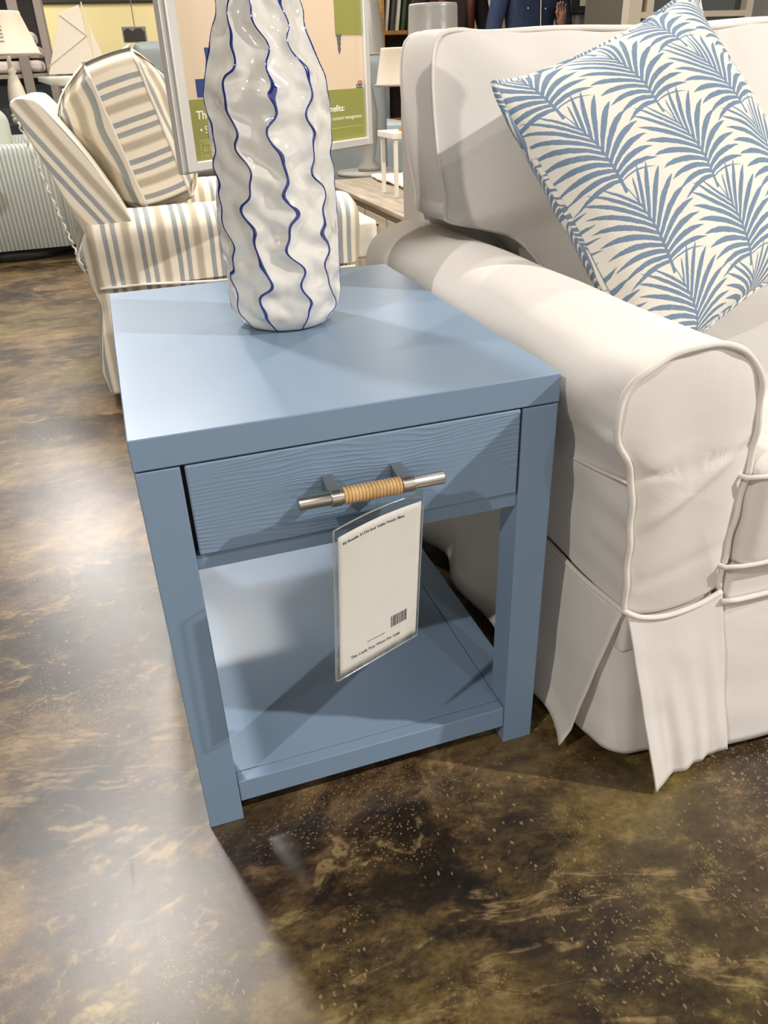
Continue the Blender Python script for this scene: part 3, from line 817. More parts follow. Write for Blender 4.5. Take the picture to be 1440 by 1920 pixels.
# shirred back-edge gathers
MB().tube([(-.158 + k / 60 * .085 + .003 * math.sin(k * 1.9), Y0 + .004 - .004 * math.sin(k * 1.25), .840 - k / 60 * .40) for k in range(61)], [.003 for k in range(61)], 8).build('gathered_edge', M['creampipe'], CH, smooth=True)
MB().lathe([(.26, 0), (.27, .01), (.27, .03), (.25, .045)], (.33, 2.13, 0), 40).build('swivel_base', M['black'], CH, smooth=True)
sc = soft_box(.16, .895, 1.885, 2.385, .355, .485, (.05, .05, .25), .02, 'seat_cushion', M['stripe'], CH, 4)
L_ = sc.data.uv_layers[0]; org = wloc(CH)
for lp_ in sc.data.loops: v = sc.data.vertices[lp_.vertex_index].co + org; L_.data[lp_.index].uv = (v.y, v.x)
# boxed back pillow: local x -> world y, local z -> up the recline, local y -> recline normal
up = Vector((-.259, 0, .966)); nrm = Vector((.966, 0, .259)); c0 = Vector((.160, 2.135, .786))
XFp = Matrix(((0, nrm.x, up.x, c0.x), (1, nrm.y, up.y, c0.y), (0, nrm.z, up.z, c0.z), (0, 0, 0, 1)))
sm = [(v.x, v.y) for v in catmull([(a, b, 0) for a, b in rrect(-.285, .285, -.2125, .2125, .05)], 160, True)]
V, F, uv, fm, ra, rb = cushion(sm, .138, .095, XFp, rings=18, nb=160, power=2.6, wob=.006, seed=3, bandcurve=.006, crownback=.165)
F = [f[::-1] for f in F]
bp_ = mesh('back_pillow', V, F, M['stripe'], CH, uv=uv, smooth=True)
for r in (ra, rb): MB().tube([p + Vector((0, 0, .003 * math.sin(i * .8))) for i, p in enumerate(r)], .0045, 8, True).build('pillow_piping', M['creampipe'], bp_, smooth=True)

# ------------------------------------------------------------------ framed sign on a stand
SU = Vector((.809, .587, 0)).normalized(); SVv = Vector((0, 0, 1)); SN = SU.cross(SVv).normalized()   # SN points to the viewer
SL = Vector((.205, 1.10, .75)); SW, SH = .590, .760
def SX(dy=0): return Matrix(((SU.x, -SN.x, SVv.x, SL.x), (SU.y, -SN.y, SVv.y, SL.y), (SU.z, -SN.z, SVv.z, SL.z), (0, 0, 0, 1))) @ Matrix.Translation((0, dy, 0)) @ Matrix.Scale(1.16, 4, (1, 0, 0))
SG = thing('sign_stand', 'chrome framed floor sign with beige and olive green panel, behind the vase', 'sign', (.484, 1.305, 0))
def frame_bar(a, b, c, d):
    bb = MB().box((a, -.018, b), (c, .020, d)); return bb
b = MB()
for (x0, z0, x1, z1) in ((0, 0, .024, SH), (SW - .020, 0, SW, SH), (.024, 0, SW - .020, .020), (.024, SH - .024, SW - .020, SH)):
    b.box((x0, -.010, z0), (x1, .018, z1))
b.build('frame', M['chrome'], SG, xf=SX(), bevel=.003)
b = MB()
for (x0, z0, x1, z1) in ((-.004, -.004, .010, SH + .004), (SW - .010, -.004, SW + .004, SH + .004), (.0, -.004, SW, .008), (.0, SH - .008, SW, SH + .004)):
    b.box((x0, .004, z0), (x1, .022, z1))
b.build('frame_moulding', M['chrome'], SG, xf=SX(), bevel=.0025)
MB().box((.020, 0, .016), (SW - .016, .012, SH - .02)).build('poster', M['board'], SG, xf=SX())
MB().box((.024, -.0012, .020), (SW - .020, -.0004, .140)).build('green_band', M['green'], SG, xf=SX())
MB().box((.476, -.0012, .262), (SW - .020, -.0004, .56)).build('green_block', M['green'], SG, xf=SX())
MB().box((.053, -.0016, .144), (.140, -.0004, .178)).build('navy_block', M['navy'], SG, xf=SX())
MB().prism([(.088, .178), (.096, .178), (.104, .200), (.098, .236), (.085, .236)], -.0016, -.0004).build('navy_bar', M['navy'], SG, xf=SX())
text('white_letter', 'H', .040, M['white_ink'], SG, SX(-.0018) @ Matrix.Translation((.082, 0, .147)), .001)
b = MB().lathe([(.010, 0), (.010, -.003), (.0055, -.006), (.0075, -.010), (.0045, -.015), (.0065, -.020), (.0035, -.026), (.0055, -.031), (.0028, -.037), (.0015, -.042)], (.487, 0, .262), 14)
for v in b.V: v.y = -.001 + v.y * .06
b.build('printed_leg', M['grey_ink'], SG, xf=SX())
text('printed_logo', 'citi', .0215, M['ink'], SG, SX(-.0008) @ Matrix.Translation((.5425, 0, .1485 - .0085)), .0003, .0225)
b = MB().tube([Vector((.5565 + .0085 * math.cos(a), -.001, .1515 + .0060 * math.sin(a))) for a in [math.radians(20 + 140 * i / 14) for i in range(15)]], .0009, 6)
b.build('printed_arc', M['red_ink'], SG, xf=SX())
text('printed_heading', 'The', .023, M['white_ink'], SG, SX(-.0014) @ Matrix.Translation((.043, 0, .102)), .0004)
text('printed_point', '\u2022 Spec', .020, M['white_ink'], SG, SX(-.0014) @ Matrix.Translation((.047, 0, .074)))
text('printed_heading', 'benefits:', .021, M['white_ink'], SG, SX(-.0014) @ Matrix.Translation((.420, 0, .090)), .0003, .072)
text('printed_point', 'online account management', .013, M['white_ink'], SG, SX(-.0014) @ Matrix.Translation((.414, 0, .070)), 0, .143)
text('printed_note', '*With a', .012, M['pale_ink'], SG, SX(-.0014) @ Matrix.Translation((.049, 0, .050)))
text('printed_note', '$2.00 S', .012, M['pale_ink'], SG, SX(-.0014) @ Matrix.Translation((.049, 0, .038)))
text('printed_note', 'any other', .010, M['pale_ink'], SG, SX(-.0014) @ Matrix.Translation((.049, 0, .027)))
b = MB()
b.box((.043, -.0014, .060), (.145, -.0006, .0612)).build('printed_rule', M['pale_ink'], SG, xf=SX())
MB().box((.043, -.0014, .022), (.0442, -.0006, .0595)).build('printed_rule', M['pale_ink'], SG, xf=SX()); MB().box((.42, -.0014, .050), (.556, -.0006, .0512)).build('printed_rule', M['pale_ink'], SG, xf=SX())
b = MB().tube([(.476, 1.315, .03), (.476, 1.315, 1.2)], .014, 14); b.build('pole', M['chrome'], SG, smooth=True)
MB().lathe([(.16, 0), (.165, .006), (.16, .016), (.03, .028), (.02, .04)], (.476, 1.315, 0), 40).build('stand_base', M['chrome'], SG, smooth=True)

# ------------------------------------------------------------------ background, left
# seafoam ribbed chair
def ribbed():
    o = thing('swivel_chair', 'pale seafoam ribbed swivel chair on a black base, at the left edge', 'chair', (-.62, 4.85, 0))
    P = [(v.x, v.y) for v in catmull([(a, b, 0) for a, b in rrect(-1.10, -.15, 4.35, 5.25, .14)], 120, True)]
    n = len(P); rows = []; per = [0]
    for i in range(n): per.append(per[-1] + math.hypot(P[(i + 1) % n][0] - P[i][0], P[(i + 1) % n][1] - P[i][1]))
    prof = [(.07, 0), (.075, .02), (.57, .02), (.605, .022), (.622, .010), (.628, -.02), (.620, -.10), (.45, -.13)]
    V = []; uv = []
    for z, off in prof:
        for i in range(n + 1):
            x, y = P[i % n]; d = Vector((x + .62, y - 4.8)).normalized(); V.append((x + d.x * off, y + d.y * off, z)); uv.append((per[i], z))
    m = n + 1
    F = [(j * m + i, j * m + i + 1, (j + 1) * m + i + 1, (j + 1) * m + i) for j in range(len(prof) - 1) for i in range(n)]
    mesh('body', V, F, M['rib'], o, uv=uv, smooth=True)
    MB().tube([(P[i][0], P[i][1] - .0, .575) for i in range(n)], .010, 8, True).build('piping', M['rib'], o, smooth=True)
    soft_box(-1.0, -.25, 4.5, 5.1, .30, .46, (.1, .1, .3), .03, 'seat_cushion', M['rib'], o)
    MB().lathe([(.40, 0), (.41, .01), (.41, .055), (.39, .075)], (-.55, 4.80, 0), 48).build('base', M['black'], o, smooth=True)
ribbed()
b = soft_box(-.80, -.425, 4.50, 4.66, .46, .83, (.45, .9, .45), 0, 'throw_pillow', M['sage'], None, 2, tilt=-.2)
tag(b, 'sage green pillow in the pale ribbed swivel chair', 'pillow')
# slate sofa
o = thing('sofa', 'slate blue leather sofa behind the cream table lamp, far left', 'sofa', (-.75, 6.4, 0))
soft_box(-1.9, .02, 6.05, 6.95, .06, .45, (.1, .1, .2), 0, 'base', M['slate'], o, n=20)
soft_box(-1.0, -.03, 6.0, 6.28, .42, 1.005, (.12, .5, .18), 0, 'back_cushion', M['slate'], o, 2)
soft_box(-1.9, -1.02, 6.0, 6.28, .42, 1.01, (.12, .5, .18), 0, 'back_cushion', M['slate'], o, 6)
MB().tube([(-1.9, 5.995, .655), (-.03, 5.995, .655)], .006, 6).build('welt', M['bluegrey'], o)
soft_box(-.02, .15, 6.0, 7.0, .06, .78, (.4, .1, .25), 0, 'arm', M['slate'], o, 3)
# lamp left
def table_lamp(name, label, c, ztop, zbot, rt, rb, zfoot, shade, basemat, base_prof, marks=False):
    o = thing(name, label, 'lamp', (c[0], c[1], zfoot))
    MB().lathe([(rb, zbot), (rb + .002, zbot + .006), (rb - .002, zbot + .012), (rt + .003, ztop - .012), (rt + .002, ztop - .004), (rt, ztop), (rt - .006, ztop), (rb - .006, zbot)], (c[0], c[1], 0), 48, 'z', False).build('lamp_shade', shade, o, smooth=True)
    MB().tube([(c[0] + math.cos(a) * (rb + .001), c[1] + math.sin(a) * (rb + .001), zbot + .004) for a in [2 * PI * i / 40 for i in range(40)]], .005, 6, True).build('shade_trim', M['taupe'], o, smooth=True)
    MB().lathe(base_prof, (c[0], c[1], zfoot), 32).build('lamp_base', basemat, o, smooth=True)
    MB().tube([(c[0], c[1], zfoot + base_prof[-1][1] - .01), (c[0], c[1], ztop - .02)], .004, 8).build('lamp_rod', M['brass'], o)
    return o
lo = table_lamp('table_lamp', 'cream lamp with a plastic wrapped shade and turned base, top left corner', (-.245, 3.2), 1.176, 1.022, .080, .128, .80, M['shade'], M['lampbase'],
           [(.042, 0), (.044, .008), (.036, .014), (.038, .03), (.037, .07), (.030, .11), (.019, .15), (.014, .160), (.020, .168), (.012, .178), (.009, .19), (.009, .24)])
for i, (zz, ww) in enumerate(((1.135, .03), (1.122, .02), (1.108, .045), (1.096, .035), (1.084, .05), (1.070, .03))):
    b = MB(); nn = 6
    for k in range(nn):
        a0 = -PI / 2 - .02 - (ww / .11) * (1 - k / nn) + .1; a1 = a0 + ww / .11 / nn * .6
        r = .128 - (zz - 1.022) / .154 * .048 + .0022
        p = [Vector((-.245 + math.cos(a) * r, 3.2 + math.sin(a) * r, z)) for z in (zz - .003, zz + .003) for a in (a0, a1)]
        b.add(p, [(0, 1, 3, 2)])
    b.build('printed_mark', M['grey_ink'], lo, solid=.0005)
o = thing('side_table', 'white pedestal side table under the cream lamp, hidden by the striped armchair', 'table', (-.05, 3.24, 0))
MB().lathe([(.23, .775), (.24, .782), (.24, .795), (.235, .80)], (-.05, 3.24, 0), 40).build('tabletop', M['whitepaint'], o, smooth=True)
MB().lathe([(.11, 0), (.11, .02), (.04, .05), (.03, .12), (.03, .74), (.06, .775)], (.03, 3.24, 0), 32).build('pedestal', M['whitepaint'], o, smooth=True)
# shelving unit
o = thing('shelving_unit', 'tall taupe open shelving unit with dark back behind the cream lamp', 'shelf', (-.25, 5.55, 0))
for x in (-.335, -.180):
    MB().box((x, 5.40, 0), (x + (.060 if x < -.2 else .045), 5.46, 2.1)).build('post', M['taupe'], o, bevel=.003)
for x in (-.88, -.180): MB().box((x, 5.86, 0), (x + .045, 5.90, 2.1)).build('post', M['taupe'], o, bevel=.003)
MB().box((-.88, 5.40, 0), (-.835, 5.46, 2.1)).build('post', M['taupe'], o, bevel=.003)
MB().box((-.86, 5.88, .9), (-.16, 5.895, 2.1)).build('back_panel', M['dark'], o)
for z in (.94, 1.50, 2.08): MB().box((-.88, 5.42, z), (-.135, 5.88, z + .025)).build('shelf', M['taupe'], o, bevel=.002)
for i, (z, dx) in enumerate(((.972, 0), (1.052, .01), (1.132, -.01))):
    b = soft_box(-.56 + dx, -.20 + dx, 5.44, 5.82, z, z + .070, (.2, .2, .8), .0, 'folded_cushion', M['pinkwhite'], None, i)
    tag(b, 'blush white cushion %s on the taupe shelving unit' % ('at the bottom of the stack', 'in the middle of the stack', 'on top of the stack')[i], 'cushion', 'cushions stacked on the shelving unit')
# model sailboat on console
o = thing('model_sailboat', 'model sailboat with cream sails, above the striped armchair back', 'model boat', (.02, 4.8, .88))
def sail(name, pts, y, th_=.006):
    MB().prism(pts, y, y + th_).build(name, M['sail'], o, bevel=.002)
sail('main_sail', [(-.155, .955), (-.03, 1.255), (.082, 1.296), (.100, 1.12), (.108, .955)], 4.80)
sail('jib_sail', [(.112, .965), (.117, 1.205), (.190, .965)], 4.81)
MB().tube([(-.150, 4.797, 1.235 - .24), (.095, 4.797, 1.145)], .002, 6).build('batten', M['shade'], o); MB().tube([(-.03, 4.796, 1.25), (.098, 4.796, 1.145)], .002, 6).build('batten', M['shade'], o)
MB().tube([(.108, 4.805, .93), (.100, 4.805, 1.31)], .004, 8).build('mast', M['sail'], o)
b = MB(); secs = [(-.22, .008), (-.15, .035), (0, .05), (.12, .04), (.22, .004)]
rows = [[Vector((x, 4.80 + w * math.cos(a), .945 - .055 * math.sin(a) * (w / .05) ** .5)) for a in [PI * k / 10 for k in range(11)]] for x, w in secs]
grid('hull', rows, M['whitepaint'], o, solid=.004)
MB().box((-.05, 4.79, .88), (.05, 4.81, .90)).build('stand', M['amberwood'], o)
o = thing('console_table', 'long white console table carrying the model sailboat', 'table', (.0, 4.85, 0))
MB().box((-.10, 4.66, .845), (.20, 4.98, .88)).build('tabletop', M['whitepaint'], o, bevel=.004)
for x in (-.09, .15):
    for y in (4.68, 4.92): MB().box((x, y, 0), (x + .04, y + .04, .845)).build('leg', M['whitepaint'], o, bevel=.003)
# grey recliner back
o = thing('recliner', 'grey leather recliner behind the striped armchair, left of the chrome sign', 'armchair', (.75, 5.4, 0))
soft_box(.36, 1.15, 5.0, 5.22, .30, 1.115, (.12, .6, .14), 0, 'backrest', M['greysofa'], o, 3)
soft_box(.36, 1.15, 5.2, 5.85, 0, .48, (.15, .15, .3), 0, 'seat', M['greysofa'], o, 4)
for x in (.34, 1.05): soft_box(x, x + .12, 5.15, 5.85, 0, .64, (.5, .1, .3), 0, 'arm', M['greysofa'], o, 5, n=16)
# hung picture far away
o = thing('hanging_picture', 'small dark picture in a pale frame hung on a cord against the yellow wall', 'picture', (.69, 10.0, 1.25))
MB().box((.555, 10.0, 1.255), (.82, 10.02, 1.41)).build('picture_frame', M['greydresser'], o, bevel=.004)
MB().prism([(.575, 1.27), (.575, 1.375), (.62, 1.395), (.67, 1.365), (.70, 1.39), (.76, 1.395), (.80, 1.36), (.80, 1.27)], 9.99, 10.0).build('picture_panel', M['dark'], o)
MB().tube([(.70, 10.01, 1.41), (.70, 10.01, 3.3)], .006, 6).build('cord', M['greydresser'], o)
# low display cabinets that line the far wall
for i, (x0, x1, lab) in enumerate(((-2.6, -.2, 'long white cabinet against the yellow wall, left of the sailboat'), (.25, 2.6, 'long white cabinet against the yellow wall, behind the hung picture'))):
    o = thing('display_cabinet', lab, 'cabinet', ((x0 + x1) / 2, 13, 0), 'white cabinets along the yellow wall')
    MB().box((x0, 12.8, 0), (x1, 13.3, .98)).build('body', M['whitepaint'], o, bevel=.01)
    MB().box((x0 - .02, 12.77, .98), (x1 + .02, 13.32, 1.02)).build('worktop', M['creampaint'], o, bevel=.006)
    for k in range(4):
        w = (x1 - x0) / 4; MB().box((x0 + k * w + .02, 12.785, .1), (x0 + (k + 1) * w - .02, 12.80, .94)).build('door', M['whitepaint'], o, bevel=.004)
# track spotlights
for i, (x, y) in enumerate(((-.55, 2.05), (-.75, 6.2), (3.6, -1.7), (2.45, 2.1), (1.1, -2.7), (-2.4, -1.7), (1.0, 14.0), (1.2, 14.0), (1.6, 14.6))):
    z = CEIL if i < 6 else 2.30
    names = ('nearest the blue table', 'above the left aisle', 'far to the right of the sofa', 'behind the sofa', 'behind the viewer', 'left of the viewer', 'leftmost of the three by the yellow wall', 'middle one of the three by the yellow wall', 'rightmost of the three by the yellow wall')
    o = thing('track_light', 'small black ceiling spotlight, ' + names[i], 'light', (x, y, z), 'ceiling spotlights')
    zt = CEIL
    zb = CEIL - .12 if i < 6 else 1.99
    MB().tube([(x, y, zt), (x, y, zb + .05)], .012, 8).build('stem', M['black'], o)
    o.location = (x, y, zt)
    for ch in o.children: ch.location = (0, 0, -(zt - z))
    MB().lathe([(.03, zb + .10), (.05, zb + .09), (.055, zb + .02), (.055, zb + .012)], (x, y, 0), 20).build('housing', M['black'], o, smooth=True)
    if i >= 6: MB().lathe([(.045, zb), (.05, zb + .012)], (x, y, 0), 20).build('bulb', M['lens'], o)

# ------------------------------------------------------------------ background, middle
o = thing('low_chest', 'low cream chest with weathered oak top, between striped armchair and sofa', 'chest', (1.36, 2.65, 0))
MB().box((1.068, 2.02, .425), (1.60, 3.28, .450)).build('chest_top', M['oaktop'], o, bevel=.008)
MB().box((1.078, 2.03, .411), (1.59, 3.27, .425)).build('moulding', M['oaktop'], o, bevel=.005)
MB().box((1.095, 2.05, .05), (1.575, 3.25, .411)).build('body', M['creampaint'], o, bevel=.004)
for y0 in (2.07, 2.36, 2.65, 2.95):
    d = MB().box((1.085, y0, .285), (1.10, y0 + .27, .400)).build('drawer', M['creampaint'], o, bevel=.004)
    MB().lathe([(.004, 0), (.004, -.012), (.012, -.018), (.012, -.024), (.0, -.028)], (1.086, y0 + .10, .362), 16, 'x', False).build('knob', M['black'], d, smooth=True, label='round black knob')
    d = MB().box((1.085, y0, .08), (1.10, y0 + .27, .272)).build('drawer', M['creampaint'], o, bevel=.004)
    MB().lathe([(.004, 0), (.004, -.012), (.012, -.018), (.012, -.024), (.0, -.028)], (1.086, y0 + .10, .18), 16, 'x', False).build('knob', M['black'], d, smooth=True, label='round black knob')
rows = [[Vector((1.30 + .05 * math.sin(j * .5) * .2 + i / 16 * .26, 2.76 + j / 16 * .48, .456 + .010 * nz((i / 4, j / 3, 0), 1.1, 3) + .006)) for i in range(17)] for j in range(17)]
tag(grid('folded_cloth', rows, M['sail'], None, solid=.010), 'crumpled cream cloth lying on the oak topped low chest', 'cloth')
o = thing('end_table', 'white end table with panelled side beyond the oak topped chest', 'table', (1.33, 4.65, 0))
MB().box((1.08, 4.42, .43), (1.58, 4.90, .455)).build('tabletop', M['whitepaint'], o, bevel=.004)
MB().box((1.11, 4.45, .05), (1.55, 4.87, .43)).build('body', M['whitepaint'], o, bevel=.004)
MB().box((1.14, 4.443, .10), (1.52, 4.451, .39)).build('door', M['greydresser'], o, bevel=.003)
o = thing('sofa', 'pale blue grey leather sofa beyond the low chest, beside the cream sofa back', 'sofa', (2.2, 5.3, 0))
soft_box(1.61, 2.20, 4.75, 5.6, .06, .58, (.12, .12, .45), .03, 'seat', M['bluegrey'], o, 3)
soft_box(1.63, 2.20, 5.45, 5.8, .4, .95, (.1, .4, .2), 0, 'backrest', M['bluegrey'], o, 6, n=20)
o = thing('armchair', 'dark grey leather armchair just right of the chrome sign frame', 'armchair', (1.95, 5.1, 0))
o.location = (1.62, 4.0, 0)
soft_box(1.28, 1.68, 4.02, 4.20, .30, 1.02, (.25, .5, .2), 0, 'backrest', M['greysofa'], o, 9, n=20)
soft_box(1.28, 1.70, 4.10, 4.38, 0, .42, (.15, .15, .3), 0, 'seat', M['greysofa'], o, 2, n=16)
table_lamp('table_lamp', 'lamp with a grey shade, behind the right edge of the chrome sign', (1.385, 3.50), 1.215, .985, .075, .105, .455, M['greyshade'], M['greydresser'],
           [(.06, 0), (.06, .02), (.03, .05), (.05, .16), (.055, .28), (.03, .40), (.012, .46), (.012, .54)])
o = thing('side_table', 'small grey pedestal side table carrying the grey shaded lamp', 'table', (1.385, 3.50, 0))
MB().lathe([(.16, 0), (.16, .02), (.025, .05), (.025, .42), (.15, .435), (.17, .437), (.17, .455)], (1.385, 3.50, 0), 32).build('pedestal_table', M['greydresser'], o, smooth=True)
o.children[0].name = 'pedestal'
table_lamp('table_lamp', 'lamp with cream shade and amber glass base, beside the cream sofa back', (1.285, 2.62), 1.0, .865, .105, .130, .70, M['shade'], M['amber'],
           [(.04, 0), (.042, .008), (.02, .015), (.026, .04), (.028, .09), (.018, .14), (.010, .15), (.010, .19)])
o = thing('plant_stand', 'tall slim white pedestal stand under the amber lamp', 'table', (1.285, 2.62, 0))
MB().box((1.18, 2.52, .675), (1.39, 2.72, .70)).build('stand_top', M['whitepaint'], o, bevel=.004)
for x in (1.19, 1.365):
    for y in (2.53, 2.695): MB().box((x, y, .4505), (x + .016, y + .016, .675)).build('leg', M['whitepaint'], o, bevel=.002)
o.location = (1.285, 2.62, .4505)
for ch in o.children: ch.location = (0, 0, -.4505)
# bookcase
o = thing('bookcase', 'golden wood bookcase with leaning frames behind the sofa corner', 'bookcase', (3.3, 8.2, 0))
for x in (2.99, 3.52): MB().box((x, 8.0, 0), (x + .04, 8.35, 2.1)).build('side_panel', M['amberwood'], o, bevel=.003)
for z in (.4, .8, 1.205, 1.70, 2.05): MB().box((3.03, 8.0, z), (3.52, 8.35, z + .035)).build('shelf', M['amberwood'], o, bevel=.003)
MB().box((3.03, 8.33, 0), (3.52, 8.35, 2.1)).build('back_panel', M['dark'], o)
for i, (x, mt, cc) in enumerate(((3.07, 'white_ink', 'white'), (3.13, 'grey_ink', 'charcoal'), (3.19, 'white_ink', 'white'), (3.25, 'bluebook', 'green'))):
    b = MB().box((x, 8.05, 1.242), (x + .03, 8.25, 1.242 + .36), Matrix.Rotation(.12, 3, 'Y')); zz = min(v.z for v in b.V) - 1.2402
    for v in b.V: v.z -= zz
    tag(b.build('book', M[mt], None, bevel=.002), ('leftmost white book leaning on the golden bookcase shelf', 'charcoal book leaning between two white books on the golden bookcase', 'white book leaning beside the green book on the golden bookcase', 'green book leaning at the right end of the golden bookcase shelf')[i], 'book', 'books leaning on the golden bookcase')
# hanging fabric panels against the yellow wall
for i, (x, w, mt, cc) in enumerate(((2.78, .11, 'taupe', 'taupe curtain panel left of the golden bookcase'), (3.95, .10, 'creampaint', 'cream curtain panel right of the golden bookcase'), (4.35, .08, 'pinkwhite', 'blush curtain panel beyond the wrapped drum shade'))):
    rows = [[Vector((x + w * (k / 24) * 2, 8.6 + .02 * math.sin(k * 1.3), z)) for k in range(25)] for z in (.05, 1.2, 2.5)]
    tag(grid('curtain_panel', rows, M[mt], None, solid=.006), cc, 'curtain', 'curtain panels by the bookcase')
o = table_lamp('table_lamp', 'lamp with plastic wrapped grey drum shade peeking over the sofa back', (1.228, 2.2), 1.120, .93, .082, .092, .452, M['greyshade'], M['lampbase'],
           [(.05, 0), (.05, .02), (.03, .04), (.045, .16), (.05, .26), (.025, .38), (.010, .42), (.010, .50)])
o.name = 'table_lamp'

# ------------------------------------------------------------------ people behind the sofa
def skin_mesh(name, nodes, edges, mat, parent, sub=2):
    org = wloc(parent)
    me = bpy.data.meshes.new(name); me.from_pydata([Vector(n[0]) - org for n in nodes], edges, []); me.materials.append(mat)
    o = bpy.data.objects.new(name, me); COL.objects.link(o); o.parent = parent
    s = o.modifiers.new('skin', 'SKIN'); s.use_smooth_shade = True
    for i, n in enumerate(nodes):
        sv = me.skin_vertices[0].data[i]; sv.radius = n[1] if isinstance(n[1], tuple) else (n[1], n[1]); sv.use_root = (i == 0)
    ss = o.modifiers.new('sub', 'SUBSURF'); ss.levels = sub; ss.render_levels = sub
    bpy.context.view_layer.update()
    ev = o.evaluated_get(bpy.context.evaluated_depsgraph_get()); nm = bpy.data.meshes.new_from_object(ev)
    o.modifiers.clear(); o.data = nm
    return o
def person(x, y, h, label, handpos, jacket, hairmat, hairlen, buttons):
    k = h / 1.66
    P = thing('person', label, 'person', (x, y, 0))
    def q(a, b, c): return (x + a * k, y + b * k, c * k)
    hx, hy_, hz_ = handpos
    body = [(q(0, 0, .95), (.15 * k, .10 * k)), (q(0, 0, 1.12), (.125 * k, .09 * k)), (q(0, .01, 1.30), (.155 * k, .095 * k)), (q(0, .01, 1.40), (.075 * k, .06 * k)), (q(0, 0, 1.47), (.05 * k, .05 * k)), (q(0, -.01, 1.56), (.075 * k, .09 * k)), (q(0, -.01, 1.65), (.055 * k, .07 * k))]
    E = [(0, 1), (1, 2), (2, 3), (3, 4), (4, 5), (5, 6)]
    def addn(p, r, par): body.append((p, r)); E.append((par, len(body) - 1)); return len(body) - 1
    for s in (-1, 1):
        a = addn(q(s * .09, 0, .86), .085 * k, 0); a = addn(q(s * .10, -.01, .48), .055 * k, a); a = addn(q(s * .10, .02, .10), .036 * k, a); addn(q(s * .11, -.13, .035), .03 * k, a)
    arms = {}
    for s in (-1, 1):
        sh = addn(q(s * .18, .01, 1.36), .048 * k, 2)
        if s == 1: el = addn(q(s * .25, -.02, 1.09), .038 * k, sh); wr = addn((hx + .02, hy_ + .02, hz_ - .05), .026 * k, el); pm = addn((hx, hy_, hz_ + .01), .03 * k, wr); ds = Vector((-.25, -.1, .95)).normalized()
        else: el = addn(q(s * .25, .02, 1.09), .038 * k, sh); wr = addn(q(s * .26, -.05, .86), .026 * k, el); pm = addn(q(s * .26, -.06, .79), .03 * k, wr); ds = Vector((0, -.1, -1)).normalized()
        base = Vector(body[pm][0])
        for f in range(4):
            off = Vector(((f - 1.5) * .018, 0, 0)); L = (.062, .07, .066, .052)[f]
            a = addn(tuple(base + off + ds * .03), .009, pm); a = addn(tuple(base + off + ds * (.03 + L * .55)), .008, a); addn(tuple(base + off + ds * (.03 + L * .9) + Vector((0, -.018, 0))), .0065, a)
        a = addn(tuple(base + Vector((-.036 * s, -.01, 0)) + ds * .01), .010, pm); addn(tuple(base + Vector((-.048 * s, -.02, 0)) + ds * .04), .008, a)
        arms[s] = (body[sh][0], body[el][0], body[wr][0])
    skin_mesh('body', body, E, M['skin'], P)
    jk = [(q(0, 0, .84), (.180 * k, .130 * k)), (q(0, 0, 1.12), (.16 * k, .115 * k)), (q(0, .01, 1.30), (.185 * k, .12 * k)), (q(0, .01, 1.40), (.09 * k, .075 * k))]; EJ = [(0, 1), (1, 2), (2, 3)]
    for s in (-1, 1):
        i = len(jk); a, b_, c_ = [Vector(v) for v in arms[s]]
        jk += [(tuple(a), .066 * k), (tuple(b_), .054 * k), (tuple(b_.lerp(c_, .85)), .042 * k)]; EJ += [(2, i), (i, i + 1), (i + 1, i + 2)]
    J = skin_mesh('jacket', jk, EJ, jacket, P)
    if buttons:
        for bx, bz in buttons: MB().ellipsoid((bx, y - .135 * k, bz), (.009, .005, .009), 10, 6).build('button', M['brass'], J, smooth=True)
        MB().tube([(x, y - .134 * k, .90), (x + .004, y - .142 * k, 1.12), (x, y - .125 * k, 1.36)], .004, 6).build('placket', M['brass'], J)
    tr = [(q(0, 0, .97), (.165 * k, .115 * k))]; ET = []
    for s in (-1, 1):
        i = len(tr); tr += [(q(s * .09, 0, .86), .098 * k), (q(s * .10, -.01, .48), .068 * k), (q(s * .10, .02, .09), .05 * k)]; ET += [(0, i), (i, i + 1), (i + 1, i + 2)]
    skin_mesh('trousers', tr, ET, M['trousers'], P)
    for s in (-1, 1): MB().ellipsoid(q(s * .11, -.07, .04), (.045, .13, .042), 16, 8).build('shoe', M['black'], P, smooth=True)
    hb = MB().ellipsoid(q(0, .02, 1.60), (.085, .10, .105), 20, 12)
    for s in (-1, 1): hb.tube([q(s * .07, .0, 1.62), q(s * .09, -.02, 1.5), q(s * .10, -.09, 1.38), q(s * .10, -.12, 1.38 - hairlen)], [.03, .036, .040, .022], 12)
    hb.build('hair', hairmat, P, smooth=True)
    hd = Vector(q(0, -.01, 1.58))
    for s in (-1, 1):
        MB().ellipsoid(tuple(hd + Vector((s * .032, -.082, .01))), (.012, .008, .007), 10, 6).build('eye', M['white_ink'], P, smooth=True)
    MB().ellipsoid(tuple(hd + Vector((0, -.095, -.02))), (.010, .014, .018), 10, 6).build('nose', M['skin'], P, smooth=True)
    MB().ellipsoid(tuple(hd + Vector((0, -.088, -.052))), (.022, .006, .006), 10, 6).build('mouth', M['red_ink'], P, smooth=True)
person(2.885, 4.62, 1.70, 'person in a dark blue denim jacket with one hand raised, standing behind the cream sofa', (3.01, 4.42, 1.155), M['denim'], M['hair'], .02, ((2.80, 1.222), (2.925, 1.218), (3.01, 1.235)))
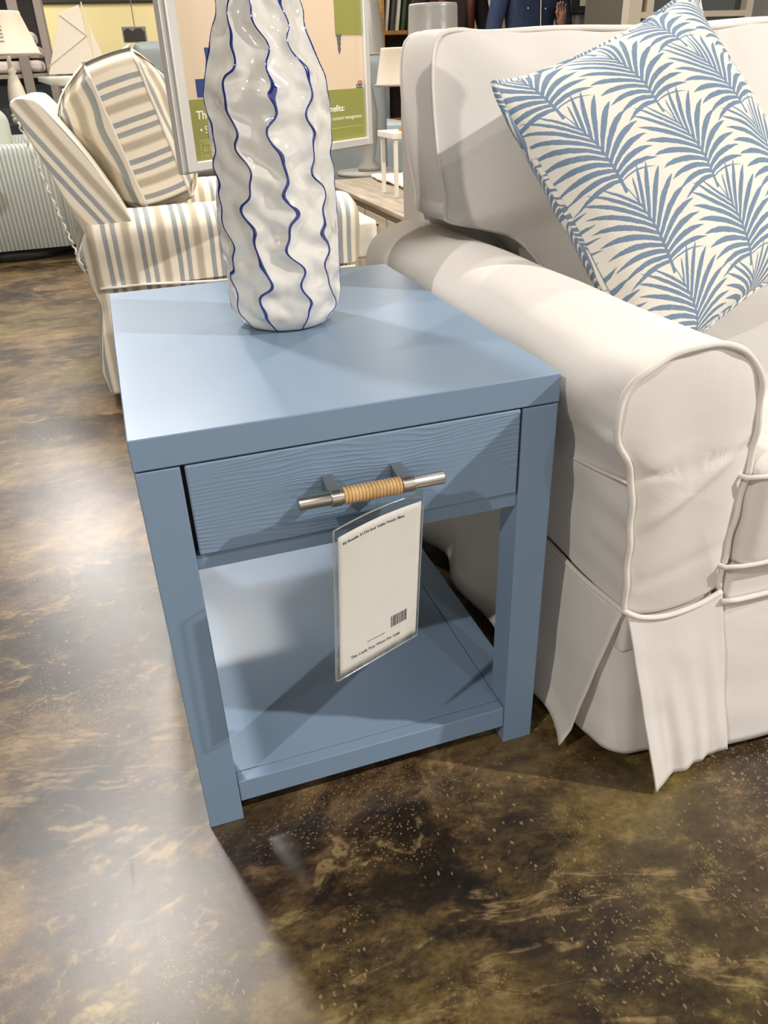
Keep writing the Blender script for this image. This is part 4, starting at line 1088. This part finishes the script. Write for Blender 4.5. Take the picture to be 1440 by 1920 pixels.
person(2.50, 5.05, 1.72, 'person in dark clothes with long auburn hair, beside the denim jacket', (2.70, 4.88, 1.02), M['darktop'], M['auburn'], .30, None)

# ------------------------------------------------------------------ background, right
o = thing('dresser', 'grey dresser with a black top behind the denim jacket', 'dresser', (4.15, 5.8, 0))
MB().box((3.72, 5.5, .05), (4.75, 6.0, 1.235)).build('body', M['greydresser'], o, bevel=.006)
MB().box((3.68, 5.46, 1.235), (4.78, 6.03, 1.262)).build('dresser_top', M['black'], o, bevel=.004)
for z in (.15, .50, .85):
    d = MB().box((3.76, 5.485, z), (4.70, 5.505, z + .30)).build('drawer', M['greydresser'], o, bevel=.006); MB().tube([(4.1, 5.47, z + .15), (4.35, 5.47, z + .15)], .008, 8).build('handle', M['steel'], d)
o = thing('mirror', 'dark framed mirror standing on the grey dresser', 'mirror', (4.25, 5.75, 1.262))
MB().box((3.85, 5.75, 1.262), (4.60, 5.80, 1.80)).build('frame', M['black'], o, bevel=.004)
MB().box((3.92, 5.742, 1.30), (4.53, 5.75, 1.74)).build('mirror_glass', plain('olive_mirror', (.30, .28, .18), .12, .6), o)
o = thing('display_cabinet', 'cream framed glass cabinet behind the palm print pillow', 'cabinet', (3.3, 3.7, 0))
for x in (2.885, 3.00, 3.66): MB().box((x, 3.5, 0), (x + (.085 if x < 2.99 else .045), 3.56, 2.1)).build('post', M['creampaint'], o, bevel=.003)
for z in (.10, 1.115, 2.05): MB().box((2.97, 3.505, z), (3.70, 3.545, z + .03)).build('rail', M['creampaint'], o, bevel=.003)
MB().box((2.89, 3.56, 0), (3.70, 3.95, 2.1)).build('body', M['olive'], o)
MB().box((3.045, 3.552, .13), (3.66, 3.558, 2.05)).build('glass_pane', M['glass'], o)
for i, (x0, x1, mt, lab) in enumerate(((3.74, 3.90, 'black', 'narrow black panel right of the cream framed cabinet'), (3.95, 4.25, 'greydresser', 'pale grey panel above the right end of the cream sofa'), (4.28, 4.40, 'black', 'black leaning panel at the top right corner'))):
    tag(MB().box((x0, 3.8, 0), (x1, 3.86, 1.9)).build('folding_screen', M[mt], None, bevel=.004), lab, 'screen', 'screens at the far right')
